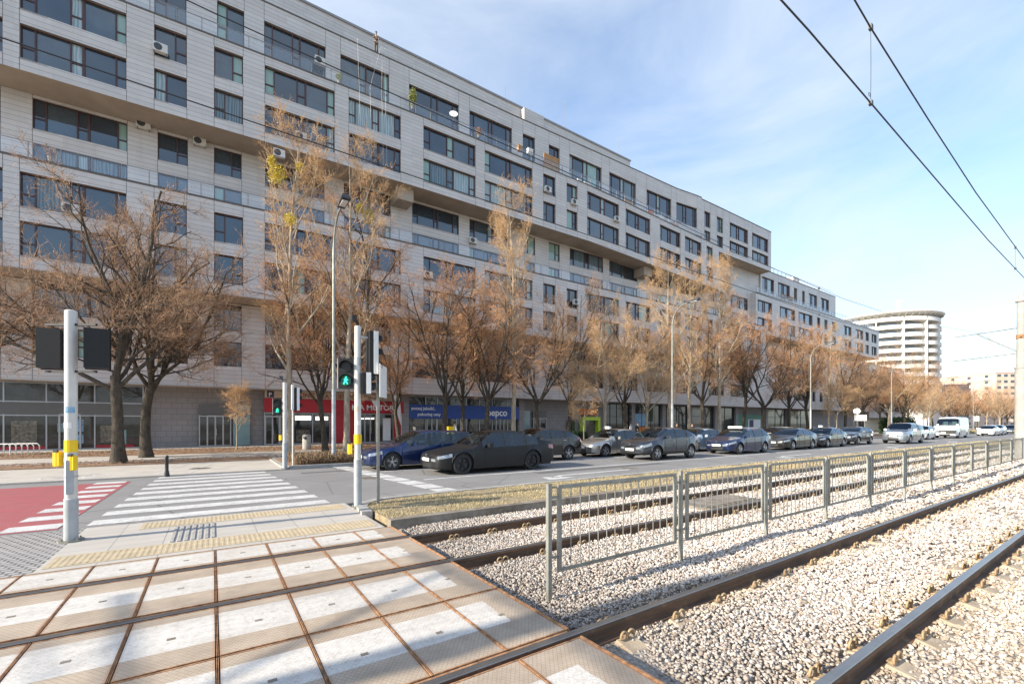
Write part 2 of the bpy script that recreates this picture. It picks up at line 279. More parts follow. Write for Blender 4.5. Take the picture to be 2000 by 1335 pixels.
# ------------------------------------------------------------------ mesh helpers
class MB:
    def __init__(s): s.v = []; s.f = []; s.m = []
    def add(s, vs, fs, mi=0):
        o = len(s.v); s.v.extend([tuple(v) for v in vs]); s.f.extend([tuple(i+o for i in f) for f in fs]); s.m.extend([mi]*len(fs))
    def box(s, x0, x1, y0, y1, z0, z1, mi=0):
        s.add([(x0,y0,z0),(x1,y0,z0),(x1,y1,z0),(x0,y1,z0),(x0,y0,z1),(x1,y0,z1),(x1,y1,z1),(x0,y1,z1)],
              [(0,3,2,1),(4,5,6,7),(0,1,5,4),(1,2,6,5),(2,3,7,6),(3,0,4,7)], mi)
    def bar(s, a, b, wx, wz=None, mi=0):     # rectangular bar between two points
        a = Vector(a); b = Vector(b); wz = wz or wx; d = (b-a).normalized()
        u = d.cross(Vector((0,0,1))); u = Vector((1,0,0)) if u.length < 1e-4 else u.normalized(); v = u.cross(d).normalized()
        vs = []
        for p in (a, b):
            for i, j in ((-1,-1),(1,-1),(1,1),(-1,1)): vs.append(p+u*(wx/2*i)+v*(wz/2*j))
        s.add(vs, [(3,2,1,0),(4,5,6,7),(0,1,5,4),(1,2,6,5),(2,3,7,6),(3,0,4,7)], mi)
    def tube(s, pts, rad, n=8, mi=0, cap=True):
        pts = [Vector(p) for p in pts]
        if isinstance(rad, (int, float)): rad = [rad]*len(pts)
        rings = []; u = None
        for i, p in enumerate(pts):
            d = (pts[min(i+1, len(pts)-1)]-pts[max(i-1, 0)]).normalized()
            if u is None:
                u = d.cross(Vector((0,0,1)));
                if u.length < 1e-3: u = Vector((1,0,0))
            u = (u-d*u.dot(d)).normalized(); v = d.cross(u)
            rings.append([p+(u*math.cos(2*math.pi*k/n)+v*math.sin(2*math.pi*k/n))*rad[i] for k in range(n)])
        vs = [q for r in rings for q in r]; fs = []
        for i in range(len(pts)-1):
            for k in range(n): fs.append((i*n+k, i*n+(k+1)%n, (i+1)*n+(k+1)%n, (i+1)*n+k))
        if cap: fs.append(tuple(range(n-1,-1,-1))); fs.append(tuple((len(pts)-1)*n+k for k in range(n)))
        s.add(vs, fs, mi)
    def lathe(s, prof, n=24, mi=0, axis='z', c=(0,0,0), arc=None):
        vs = []; a0, a1 = arc or (0, 2*math.pi); full = arc is None; cnt = n if full else n+1
        for k in range(cnt):
            a = a0+(a1-a0)*k/n
            for r_, z in prof:
                p = (r_*math.cos(a), r_*math.sin(a), z) if axis == 'z' else ((r_*math.cos(a), z, r_*math.sin(a)) if axis == 'y' else (z, r_*math.cos(a), r_*math.sin(a)))
                vs.append((p[0]+c[0], p[1]+c[1], p[2]+c[2]))
        m_ = len(prof); fs = []
        for k in range(n):
            for j in range(m_-1): fs.append((k*m_+j, ((k+1)%cnt)*m_+j, ((k+1)%cnt)*m_+j+1, k*m_+j+1))
        s.add(vs, fs, mi)
    def poly(s, pts, mi=0): s.add(pts, [tuple(range(len(pts)))], mi)
    def prism(s, pts, z0, z1, mi=0):        # plan polygon ccw
        n = len(pts); s.add([(x,y,z0) for x,y in pts]+[(x,y,z1) for x,y in pts], [tuple(range(n-1,-1,-1)), tuple(range(n,2*n))]+[(i,(i+1)%n,(i+1)%n+n,i+n) for i in range(n)], mi)
    def build(s, name, mats, parent=None, smooth=False, sharp=None):
        me = bpy.data.meshes.new(name); me.from_pydata([tuple(v) for v in s.v], [], s.f)
        if not isinstance(mats, (list, tuple)): mats = [mats]
        for m_ in mats: me.materials.append(m_)
        if len(mats) > 1: me.polygons.foreach_set('material_index', s.m)
        if smooth or sharp:
            me.polygons.foreach_set('use_smooth', [True]*len(me.polygons))
            if sharp: me.set_sharp_from_angle(angle=R(sharp))
        me.update(); return link(name, me, parent)
def link(name, me, parent=None):
    o = bpy.data.objects.new(name, me); COL.objects.link(o)
    if parent: o.parent = parent
    return o
def tag(o, label, cat, group=None, kind=None):
    if label: o['label'] = label
    if cat: o['category'] = cat
    if group: o['group'] = group
    if kind: o['kind'] = kind
    return o
def struct(o): o['kind'] = 'structure'; return o
def empty(name, loc, label, cat, group=None, rz=0):
    o = bpy.data.objects.new(name, None); COL.objects.link(o); o.location = loc; o.rotation_euler = (0,0,rz); o.empty_display_size = .2
    return tag(o, label, cat, group)
def dup(o, loc=None, rz=None, label=None, sc=None, group=None, parent=None):
    c = o.copy(); COL.objects.link(c)
    if parent: c.parent = parent
    if loc is not None: c.location = loc
    if rz is not None: c.rotation_euler = (0,0,rz)
    if sc is not None: c.scale = sc if isinstance(sc, tuple) else (sc,)*3
    if label: c['label'] = label
    if group: c['group'] = group
    for ch in list(o.children): dup(ch, parent=c)
    return c
def text(name, s, size, loc, rot, mat, parent=None, depth=.02, align='LEFT', sx_=1, shear=0):
    cu = bpy.data.curves.new(name, 'FONT'); cu.body = s; cu.size = size; cu.extrude = depth; cu.align_x = align; cu.offset = size*.018; cu.shear = shear
    to = bpy.data.objects.new(name, cu); COL.objects.link(to)
    bpy.context.view_layer.update(); dg = bpy.context.evaluated_depsgraph_get()
    me = bpy.data.meshes.new_from_object(to.evaluated_get(dg)); bpy.data.objects.remove(to)
    me.materials.clear(); me.materials.append(mat); o = link(name, me, parent); o.location = loc; o.rotation_euler = rot; o.scale = (sx_, 1, 1); return o
FX, FY, RX, RY = .5602053, .8283538, .8283538, -.5602053
def at(px, Y, z=0):
    k = (px-1000)/865; return Vector((Y*(FX+k*RX)/(FY+k*RY), Y, z))
def zof(px, py, Y): k = (px-1000)/865; return 1.75+(826-py)*(Y/(FY+k*RY))/865
# ------------------------------------------------------------------ ground and road
rnd = random.Random(7); npr = np.random.default_rng(11)
def sheet(name, pts, z, mat, th=.2, kind=True, label=None, cat=None):
    b = MB(); b.prism(pts, z-th, z); o = b.build(name, M[mat] if isinstance(mat, str) else mat)
    if kind: struct(o)
    else: tag(o, label, cat)
    return o
def rect(x0, x1, y0, y1): return [(x0,y0),(x1,y0),(x1,y1),(x0,y1)]
sheet('ground', rect(-900, 1900, -900, 1500), -.34, 'far_ground', .5)
sheet('road', rect(-60, 420, 10.15, 19.0), -.02, 'asphalt', .3)
sheet('track_bed', rect(2.5, 260, -1.6, 7.46), -.155, 'bed', .15)
sheet('track_bed', rect(-60, 2.5, -1.6, 7.40), -.19, 'bed', .12)
sheet('crossing_pavement', rect(-1.75, 2.42, 7.42, 10.15), -.006, 'slab', .3)
sheet('cobbled_pavement', rect(-9, -1.75, 7.42, 10.15), -.006, 'cobble', .3)
sheet('near_pavement', rect(-40, 60, -9, -1.6), .02, 'paving', .3)
sheet('bike_path', rect(-60, 2.45, 19.0, 24.2), .0, 'path', .3)
sheet('soil_verge', [(-60,24.2),(2.45,24.2),(2.45,26.3),(-60,26.3)], .03, 'leaves', .3)
sheet('planting_strip', rect(2.45, 300, 19.22, 24.0), .07, 'leaves', .4)
sheet('footpath', rect(2.45, 300, 24.0, 26.8), .05, 'paving', .4)
sheet('footpath', rect(-60, 300, 26.8, 30.5), .045, 'path', .4)
sheet('footpath', [(-60,26.3),(2.45,26.3),(2.45,26.8),(-60,26.8)], .041, 'path', .4)
sheet('leaf_strip', rect(-60, 300, 30.5, 36.2), .06, 'leaves', .4)
sheet('forecourt', rect(-60, 300, 36.2, 39.6), .07, 'paving', .4)
b = MB(); b.box(2.45, 420, 19.0, 19.2, -.3, .10); b.box(2.25, 2.45, 19.0, 24.0, -.3, .06); b.box(-60, 2.25, 18.9, 19.0, -.3, -.008); struct(b.build('kerb', M['curb']))
# grass island with kerbs
isl = [(2.62,7.72),(2.72,7.72),(260,7.72),(260,9.95),(5.2,9.95),(3.4,9.93),(2.75,9.6),(2.6,9.0)]
sheet('grass_island', isl, .035, 'verge', .35)
b = MB()
b.box(2.55, 260, 7.50, 7.70, -.3, .075)
struct(b.build('track_kerb', M['curb_dirty']))
b = MB(); cp = [(260,10.05),(5.2,10.05),(3.9,10.04),(3.1,9.95),(2.72,9.66),(2.52,9.2),(2.46,8.6)]
for (xa, ya), (xb, yb) in zip(cp, cp[1:]):
    d = Vector((xb-xa, yb-ya, 0)).normalized(); n_ = Vector((-d.y, d.x, 0))*.1; a = Vector((xa,ya,0)); c = Vector((xb,yb,0))
    pts = [a+n_, c+n_, c-n_, a-n_]; b.prism([(q.x,q.y) for q in pts], -.3, .06)
struct(b.build('island_kerb', M['curb']))
# ------------------------------------------------------------------ painted markings
def mark(name, polys, z, mat):
    b = MB()
    for p in polys: b.prism(p, z-.003, z)
    return struct(b.build(name, M[mat]))
st = []
for i in range(9):
    y = 10.42+i*.955; xl = -1.80+(y-10.4)*.045; xr = 2.18-(y-10.4)*.075
    st.append([(xl,y),(xr,y),(xr-.03,y+.48),(xl+.02,y+.48)])
mark('pedestrian_crossing_stripes', st, -.0145, 'paint')
xr = lambda y: -2.18-(y-10.4)*.0+0*.0
mark('cycle_crossing', [[(-12,10.35),(-2.14,10.35),(-2.05,17.6),(-12,17.6)]], -.0155, 'red')
mark('cycle_crossing_marks', [[(-2.86,10.45+i*.98),(-2.16,10.45+i*.98),(-2.14,10.93+i*.98),(-2.84,10.93+i*.98)] for i in range(8)]+[[(-5.3,15.6+i*.98),(-4.7,15.6+i*.98),(-4.7,16.05+i*.98),(-5.3,16.05+i*.98)] for i in range(2)], -.0115, 'paint')
sl_ = [[(5.42-(y-10.4)*.1,y),(4.86-(y-10.4)*.1,y),(4.86-(y+.82-10.4)*.1,y+.82),(5.42-(y+.82-10.4)*.1,y+.82)][::-1] for y in [10.25+i*.98 for i in range(9)]]
mark('stop_line', sl_, -.0145, 'paint')
ln = [rect(5.5, 27, 12.98, 13.12)]+[rect(28+i*6, 31+i*6, 12.98, 13.12) for i in range(22)]+[rect(5.0, 27, 16.03, 16.15)]+[rect(29+i*6, 32+i*6, 16.03, 16.15) for i in range(22)]+[rect(11, 150, 10.28, 10.36)]
mark('lane_lines', ln, -.0145, 'paint')
ar = []
for x0 in (8.6, 24.0, 40.0, 56.0):
    for yc, tl in ((11.5, 1), (14.6, 0), (17.5, 0)):
        if x0 < 12 and yc > 12: continue
        ar.append(rect(x0+1.2, x0+4.6, yc-.09, yc+.09))
        if tl:
            ar.append([(x0+1.2,yc-.09),(x0+1.2,yc+.09),(x0+.55,yc-.25),(x0+.75,yc-.42)])
            ar.append([(x0+1.35,yc-.62),(x0+.35,yc-.05),(x0+.1,yc-.75)])
        else: ar.append([(x0+1.2,yc-.32),(x0+1.2,yc+.32),(x0-.1,yc)])
mark('lane_arrows', ar, -.0135, 'paint')
# bicycle symbol painted on the path beyond the crossing
b = MB(); cx, cy = -4.2, 19.9
def ringp(cx, cy, r_, w_, n=20):
    for k in range(n):
        a0, a1 = 2*math.pi*k/n, 2*math.pi*(k+1)/n
        b.poly([(cx+(r_-w_)*math.cos(a0),cy+(r_-w_)*1.6*math.sin(a0),.005),(cx+r_*math.cos(a0),cy+r_*1.6*math.sin(a0),.005),(cx+r_*math.cos(a1),cy+r_*1.6*math.sin(a1),.005),(cx+(r_-w_)*math.cos(a1),cy+(r_-w_)*1.6*math.sin(a1),.005)])
ringp(cx, cy, .34, .07); ringp(cx+1.0, cy, .34, .07)
def strk(a, c, w_=.07):
    a = Vector(a+(.0045,)); c = Vector(c+(.0045,)); d = (c-a).normalized(); n_ = Vector((-d.y,d.x,0))*w_/2; b.poly([a-n_, c-n_, c+n_, a+n_])
for p, q in (((cx,cy),(cx+.28,cy+.55)),((cx+.28,cy+.55),(cx+.8,cy+.6)),((cx+.8,cy+.6),(cx+1,cy)),((cx+.28,cy+.55),(cx+.5,cy)),((cx+.5,cy),(cx+.8,cy+.6)),((cx,cy),(cx+.5,cy)),((cx+.75,cy+.8),(cx+.95,cy+.85)),((cx+.18,cy+.72),(cx+.4,cy+.72))): strk(p, q)
for q in range(2): strk((-1.6+q*.9, 19.3), (-.9+q*.9, 23.8), .1)
struct(b.build('bicycle_symbol', M['paint']))
# tactile paving
def mk_tact():
    return pm('tactile_yellow', (.54, .43, .28), .8, var=.25, sc=6, bmp=.2, world=True)
M['tact'] = mk_tact()
for (x0, x1, y0, y1) in ((-1.70, 2.35, 7.56, 8.16), (-1.0, 2.30, 9.50, 10.05)):
    b = MB(); b.box(x0, x1, y0, y1, -.02, -.001)
    x = x0+.05
    i = 0
    while x < x1-.03:
        y = y0+.05
        while y < y1-.03:
            h = .018; b.add([(x-h,y-h,-.001),(x+h,y-h,-.001),(x+h,y+h,-.001),(x-h,y+h,-.001),(x-h*.5,y-h*.5,.005),(x+h*.5,y-h*.5,.005),(x+h*.5,y+h*.5,.005),(x-h*.5,y+h*.5,.005)], [(4,5,6,7),(0,1,5,4),(1,2,6,5),(2,3,7,6),(3,0,4,7)])
            y += .066
        x += .066; i += 1
    struct(b.build('tactile_paving', M['tact']))
b = MB()
for k in range(7): b.box(-.52+k*.085, -.48+k*.085, 8.22, 9.42, -.004, .006)
struct(b.build('guiding_ridges', M['curb']))
for mx, my in ((4.2, 14.4), (13.5, 11.8), (-.4, 21.0), (22.5, 15.0)):
    b = MB(); zc_ = .002 if my > 19 else -.018; b.lathe([(0,zc_+.004),(.31,zc_+.004),(.33,zc_)], 28, c=(mx, my, 0)); b.lathe([(.33,zc_+.003),(.36,zc_+.003),(.37,zc_)], 28, c=(mx, my, 0))
    for q in range(-3, 4): b.box(mx-.24, mx+.24, my+q*.07-.012, my+q*.07+.012, zc_, zc_+.008)
    tag(b.build('manhole_cover', M['curb_dirty']), {4.2: 'round manhole cover in the road just before the stop line', 13.5: 'round manhole cover in the near turning lane', -.4: 'manhole cover in the pale path beyond the zebra crossing', 22.5: 'manhole cover in the road near the navy taxi'}[mx], 'manhole cover')
M['patch'] = pm('asphalt_patch', (.13, .125, .12), .85, var=.2, sc=30, bmp=.3, bs=120, world=True); M['patch2'] = pm('asphalt_patch_pale', (.25, .24, .225), .85, var=.2, sc=20, bmp=.3, bs=120, world=True)
for (a, c, e, f, mt) in ((3.3, 4.4, 12.2, 13.4, 'patch2'), (9.5, 16.5, 12.3, 12.75, 'patch'), (-60, 60, 18.62, 18.88, 'patch'), (19, 23, 16.4, 17.6, 'patch2'), (2.6, 4.6, 17.0, 17.4, 'patch')):
    b = MB(); b.box(a, c, e, f, -.03, -.0178); struct(b.build('road_patch', M[mt]))
# ------------------------------------------------------------------ steel crossing panels
def plate_mat(w0, w1):
    m, t, b = NM('chequer_plate'); g = N(t, 'ShaderNodeNewGeometry'); P = g.outputs['Position']
    s = N(t, 'ShaderNodeSeparateXYZ'); t.links.new(P, s.inputs[0]); X, Y = s.outputs[0], s.outputs[1]
    o = N(t, 'ShaderNodeTexCoord').outputs['Object']; so_ = N(t, 'ShaderNodeSeparateXYZ'); t.links.new(o, so_.inputs[0])
    def lines(sgn):
        u = mth(t, 'ADD', mth(t, 'MULTIPLY', X, 26), mth(t, 'MULTIPLY', Y, 19*sgn)); f = mth(t, 'FRACT', u); return mth(t, 'LESS_THAN', f, .17)
    ln = mth(t, 'MAXIMUM', lines(1), lines(-1))
    wm = mth(t, 'MULTIPLY', mth(t, 'GREATER_THAN', Y, w0), mth(t, 'LESS_THAN', Y, w1))
    wm = mth(t, 'MULTIPLY', wm, mth(t, 'LESS_THAN', mth(t, 'ADD', X, mth(t, 'MULTIPLY', noise(t, 5, 3, .6, P, 0, 1), .1)), 2.25))
    steel = mixc(t, noise(t, 3, 5, .65, P), (.57, .455, .34), (.42, .33, .245))
    steel = mixc(t, mth(t, 'MULTIPLY', noise(t, 22, 4, .7, P, .5, .75), .5), steel, (.40, .27, .16))
    white = mixc(t, noise(t, 14, 5, .7, P, .45, .7), (.72, .68, .62), (.58, .52, .46))
    white = mixc(t, mth(t, 'MULTIPLY', mth(t, 'MULTIPLY', noise(t, 38, 5, .8, P, .5, .66), noise(t, 2.5, 3, .6, P, .35, .62)), .7), white, (.34, .26, .19))
    c = mixc(t, wm, steel, white)
    c = mixc(t, mth(t, 'MULTIPLY', ln, mixf(t, wm, .42, .13)), c, (.20, .16, .13))
    c = mixc(t, mth(t, 'MULTIPLY', noise(t, 1, 5, .65, objco(t, (.35, 3.2, 1), True), .45, .75), .35), c, (.25, .20, .16))
    c = mixc(t, mth(t, 'MULTIPLY', noise(t, 1.1, 6, .7, P, .5, .75), .4), c, (.40, .31, .23))
    ax = mth(t, 'ABSOLUTE', so_.outputs[0]); ed = mth(t, 'GREATER_THAN', mth(t, 'ADD', ax, mth(t, 'MULTIPLY', noise(t, 9, 3, .6, P, 0, 1), .016)), .286)
    ed = mth(t, 'MULTIPLY', ed, mixf(t, wm, .75, .22)); c = mixc(t, ed, c, (.44, .27, .17))
    t.links.new(c, b.inputs['Base Color']); b.inputs['Roughness'].default_value = .6; b.inputs['Metallic'].default_value = .1
    bump(t, b, mth(t, 'MULTIPLY', ln, -1), .35, .006); return m
def mixf(t, f, a, b_):
    n = N(t, 'ShaderNodeMix', data_type='FLOAT'); t.links.new(f, n.inputs[0]); n.inputs[2].default_value = a; n.inputs[3].default_value = b_; return n.outputs[0]
rows = [(6.65, 7.38, 6.76, 7.30, 'beyond the far rail'), (5.22, 6.51, 5.64, 6.15, 'between the two far rails'), (3.99, 5.07, 4.30, 4.90, 'on the near side of the far track'), (2.85, 3.975, 3.26, 3.78, 'midway between the two tracks'), (1.37, 2.70, 1.9, 2.4, 'between the nearer rails')]
for (y0, y1, w0, w1, wh) in rows:
    pmx = plate_mat(w0, w1); first = None
    for k in range(-7, 4):
        x0 = .03+k*.617; x1 = x0+.617
        W2 = (x1-x0)/2-.003; H2 = (y1-y0)/2-.004; b = MB()
        b.box(-W2+.012, W2-.012, -H2+.012, H2-.012, -.12, -.001)
        for (a0, a1, c0, c1) in ((-W2, -W2+.004, -H2, H2), (W2-.004, W2, -H2, H2), (-W2+.012, W2-.012, -H2, -H2+.012), (-W2+.012, W2-.012, H2-.012, H2)): b.box(a0, a1, c0, c1, -.12, .004, 1)
        b.box(-.028, .028, -.02, .02, -.002, .001, 2)
        if k == 3: b.box(W2, W2+.02, -H2, H2, -.15, .008, 1)
        if first is None or k == 3:
            o = b.build('crossing_panel', [pmx, M['rust'], M['curb_dirty']]); first = first or o
            if k == 3: tag(o, 'right-hand end steel panel of the row '+wh, 'crossing panel', 'steel panels of the tram crossing')
            else: tag(o, 'chequered steel panel, white bar, row '+wh, 'crossing panel', 'steel panels of the tram crossing')
            o.location = ((x0+x1)/2, (y0+y1)/2, 0)
        else: dup(first, ((x0+x1)/2, (y0+y1)/2, 0))
# filler strips along the rails in the crossing (flangeway edges)
b = MB()
for y in (6.58, 5.14, 2.78, 1.30):
    b.box(-5, 2.48, y-.145 if y < 5 or y > 6 else y-.07, y-.062, -.12, -.030); b.box(-5, 2.48, y+.040, y+.066, -.12, -.004)
tag(b.build('flangeway_strip', M['rust']), 'rusty steel edging strips along the rails inside the crossing', 'rail edging')
# ------------------------------------------------------------------ rails and sleepers
prof = [(-.035,0),(-.03,.006),(.03,.006),(.035,0),(.035,-.035),(.009,-.05),(.009,-.125),(.07,-.14),(.07,-.152),(-.07,-.152),(-.07,-.14),(-.009,-.125),(-.009,-.05),(-.035,-.035)]
RY_ = (6.58, 5.14, 2.78, 1.30)
for y, nm in zip(RY_, ('farthest rail of the two tram tracks, next to the grass island kerb', 'second rail from the road, between ballast and railing', 'rail in front of the railing, running through the steel panels', 'nearest rail, polished top, in the bottom right corner')):
    b = MB(); xs = [-8, 2.5, 8, 20, 60, 240]; n_ = len(prof); vs = [(x, y+p[0], p[1]) for x in xs for p in prof]; fs = []; mi = []
    for i in range(len(xs)-1):
        for k in range(n_): fs.append((i*n_+k, i*n_+(k+1)%n_, (i+1)*n_+(k+1)%n_, (i+1)*n_+k)); mi.append(1 if k in (0, 1, 2) else 0)
    b.v = vs; b.f = fs; b.m = mi
    tag(b.build('tram_rail', [M['rail'], M['rail_top']]), nm, 'rail')
def clip_mesh():
    b = MB()
    for sx in (-1, 1):
        pts = []
        for k in range(12):
            a = R(-40+k*29); pts.append((sx*.046+.038*math.cos(a)*sx, .008*k/11-.02, .036+.038*math.sin(a)))
        b.tube(pts, .0105, 6)
    b.tube([(-.045,-.02,.0),(-.03,.035,.004),(.03,.035,.004),(.045,-.02,.0)], .009, 6)
    return b
sleeper0 = None
for ti, (ya, yb) in enumerate(((5.14, 6.58), (1.30, 2.78))):
    yc = (ya+yb)/2
    for k in range(48):
        x = 2.98+k*.72+(.25 if ti == 0 else 0)
        lab = 'tan concrete sleeper with sprung clips under the '+('farther' if ti == 0 else 'nearer')+' tram track'
        if sleeper0 is None:
            e = empty('sleeper', (x, yc, 0), lab, 'sleeper', 'concrete sleepers of the tram tracks'); sleeper0 = e
            b = MB(); b.box(-.13, .13, -1.22, 1.22, -.30, -.158)
            for s_ in (-.72, .72):
                for q in (-1, 1): b.add([(-.11,s_+q*.085,-.16),(.11,s_+q*.085,-.16),(.11,s_+q*.30,-.16),(-.11,s_+q*.30,-.16),(-.09,s_+q*.10,-.115),(.09,s_+q*.10,-.115),(.10,s_+q*.28,-.145),(-.10,s_+q*.28,-.145)], [(4,5,6,7),(0,1,5,4),(1,2,6,5),(2,3,7,6),(3,0,4,7)])
            b.build('beam', M['concrete'], e)
            cm = None
            for s_ in (-.72, .72):
                for q in (-1, 1):
                    if cm is None: c = clip_mesh().build('rail_clip', M['clip'], e, smooth=True); cm = c
                    else: c = cm.copy(); COL.objects.link(c); c.parent = e
                    c.location = (0, s_+q*.125, -.118); c.rotation_euler = (0, 0, 0 if q < 0 else math.pi)
        else: dup(sleeper0, (x, yc, 0), label=lab)
# ------------------------------------------------------------------ ballast stones
def ico():
    t = (1+5**.5)/2; v = np.array([(-1,t,0),(1,t,0),(-1,-t,0),(1,-t,0),(0,-1,t),(0,1,t),(0,-1,-t),(0,1,-t),(t,0,-1),(t,0,1),(-t,0,-1),(-t,0,1)], float); v /= np.linalg.norm(v[0])
    f = np.array([(0,11,5),(0,5,1),(0,1,7),(0,7,10),(0,10,11),(1,5,9),(5,11,4),(11,10,2),(10,7,6),(7,1,8),(3,9,4),(3,4,2),(3,2,6),(3,6,8),(3,8,9),(4,9,5),(2,4,11),(6,2,10),(8,6,7),(9,8,1)]); return v, f
def npmesh(name, V, F, mat, parent=None, smooth=False):
    V = np.asarray(V, dtype=np.float32); F = np.asarray(F, dtype=np.int32); k = F.shape[1]
    me = bpy.data.meshes.new(name); me.vertices.add(len(V)); me.vertices.foreach_set('co', V.ravel()); me.loops.add(F.size); me.loops.foreach_set('vertex_index', F.ravel())
    me.polygons.add(len(F)); me.polygons.foreach_set('loop_start', np.arange(0, F.size, k, dtype=np.int32)); me.polygons.foreach_set('loop_total', np.full(len(F), k, dtype=np.int32))
    if smooth: me.polygons.foreach_set('use_smooth', np.ones(len(F), dtype=bool))
    me.update(calc_edges=True); me.materials.append(mat); return link(name, me, parent)
def rotmats(n, rg):
    q = rg.normal(size=(n, 4)); q /= np.linalg.norm(q, axis=1)[:, None]; a, b_, c, d = q.T
    return np.stack([1-2*(c*c+d*d), 2*(b_*c-a*d), 2*(b_*d+a*c), 2*(b_*c+a*d), 1-2*(b_*b_+d*d), 2*(c*d-a*b_), 2*(b_*d-a*c), 2*(c*d+a*b_), 1-2*(b_*b_+c*c)], 1).reshape(n, 3, 3)
def stones():
    rg = npr; iv, jf = ico(); bases = [iv*(1+rg.uniform(-.28, .28, (12, 1)))*np.array([1, rg.uniform(.65, .95), rg.uniform(.5, .75)]) for _ in range(8)]
    P = []
    for (xa, xb, den, sc) in ((2.55, 5.2, 2000, 1), (5.2, 8, 1600, 1.05), (8, 13, 620, 1.3), (13, 22, 150, 1.9), (22, 45, 45, 3.0)):
        n = int((xb-xa)*8.4*den); x = rg.uniform(xa, xb, n); y = rg.uniform(-.9, 7.5, n)
        P.append(np.stack([x, y, np.full(n, sc)], 1))
    P = np.concatenate(P); x, y, sc = P.T
    d = x*FX+y*FY; r_ = x*RX+y*RY; px = 1000+865*r_/np.maximum(d, .3); py = 826+865*1.87/np.maximum(d, .3)
    keep = (px > -60) & (px < 2080) & (py < 1420)
    dr = np.min(np.abs(y[:, None]-np.array(RY_)[None]), axis=1); keep &= dr > .05+.02*sc
    for ti, off in ((0, 2.98+.25), (1, 2.98)):
        ya, yb = ((5.14, 6.58), (1.30, 2.78))[ti]; ph = np.abs((x-off+.36) % .72-.36); on = (ph < .10) & ((np.abs(y-ya) < .14+.12*rg.random(len(x))) | (np.abs(y-yb) < .14+.12*rg.random(len(x))))
        keep &= ~(on & (x < 16))
    keep &= ~((x < 2.60) & (y > -1))
    x, y, sc = x[keep], y[keep], sc[keep]; n = len(x); dr = dr[keep]
    hgt = np.where((y > 2.95) & (y < 4.95), -.085, np.where(((y > 5.3) & (y < 6.4)) | ((y > 1.45) & (y < 2.6)), -.125, -.14))
    hgt = hgt+.03*np.sin(x*1.7+y*2.3)*np.cos(y*3.1-x*.6)*(dr > .2); hgt = np.where(y > 6.7, -.07, hgt); hgt = np.where(x < 3.1, hgt-.05*(3.1-x)/.5, hgt)
    hgt = np.where((y < 1.15), -.15, hgt)
    z = hgt+rg.uniform(-.02, .012, n)
    s_ = rg.uniform(.0125, .024, n)*sc*np.where(rg.random(n) < .12, 1.3, 1); Rm = rotmats(n, rg); bi = rg.integers(0, 8, n); B = np.array(bases)[bi]
    V = np.einsum('nij,nkj->nki', Rm, B)*s_[:, None, None]; V[:, :, 2] *= .8; V += np.stack([x, y, z], 1)[:, None, :]
    F = (jf[None]+(np.arange(n)*12)[:, None, None]).reshape(-1, 3); print('stones', n)
    tag(npmesh('ballast', V.reshape(-1, 3), F, M['stone']), 'crushed pale stone ballast around the tram tracks', 'ballast', kind='stuff')
stones()
b = MB(); b.box(8.7, 10.9, 5.36, 6.36, -.2, -.06); 
for i in range(2): b.box(8.75, 10.85, 5.44+i*.10, 5.48+i*.10, -.062, -.045)
tag(b.build('cable_box', M['curb_dirty']), 'flat concrete cable box cover lying between the rails of the farther track', 'cable box')
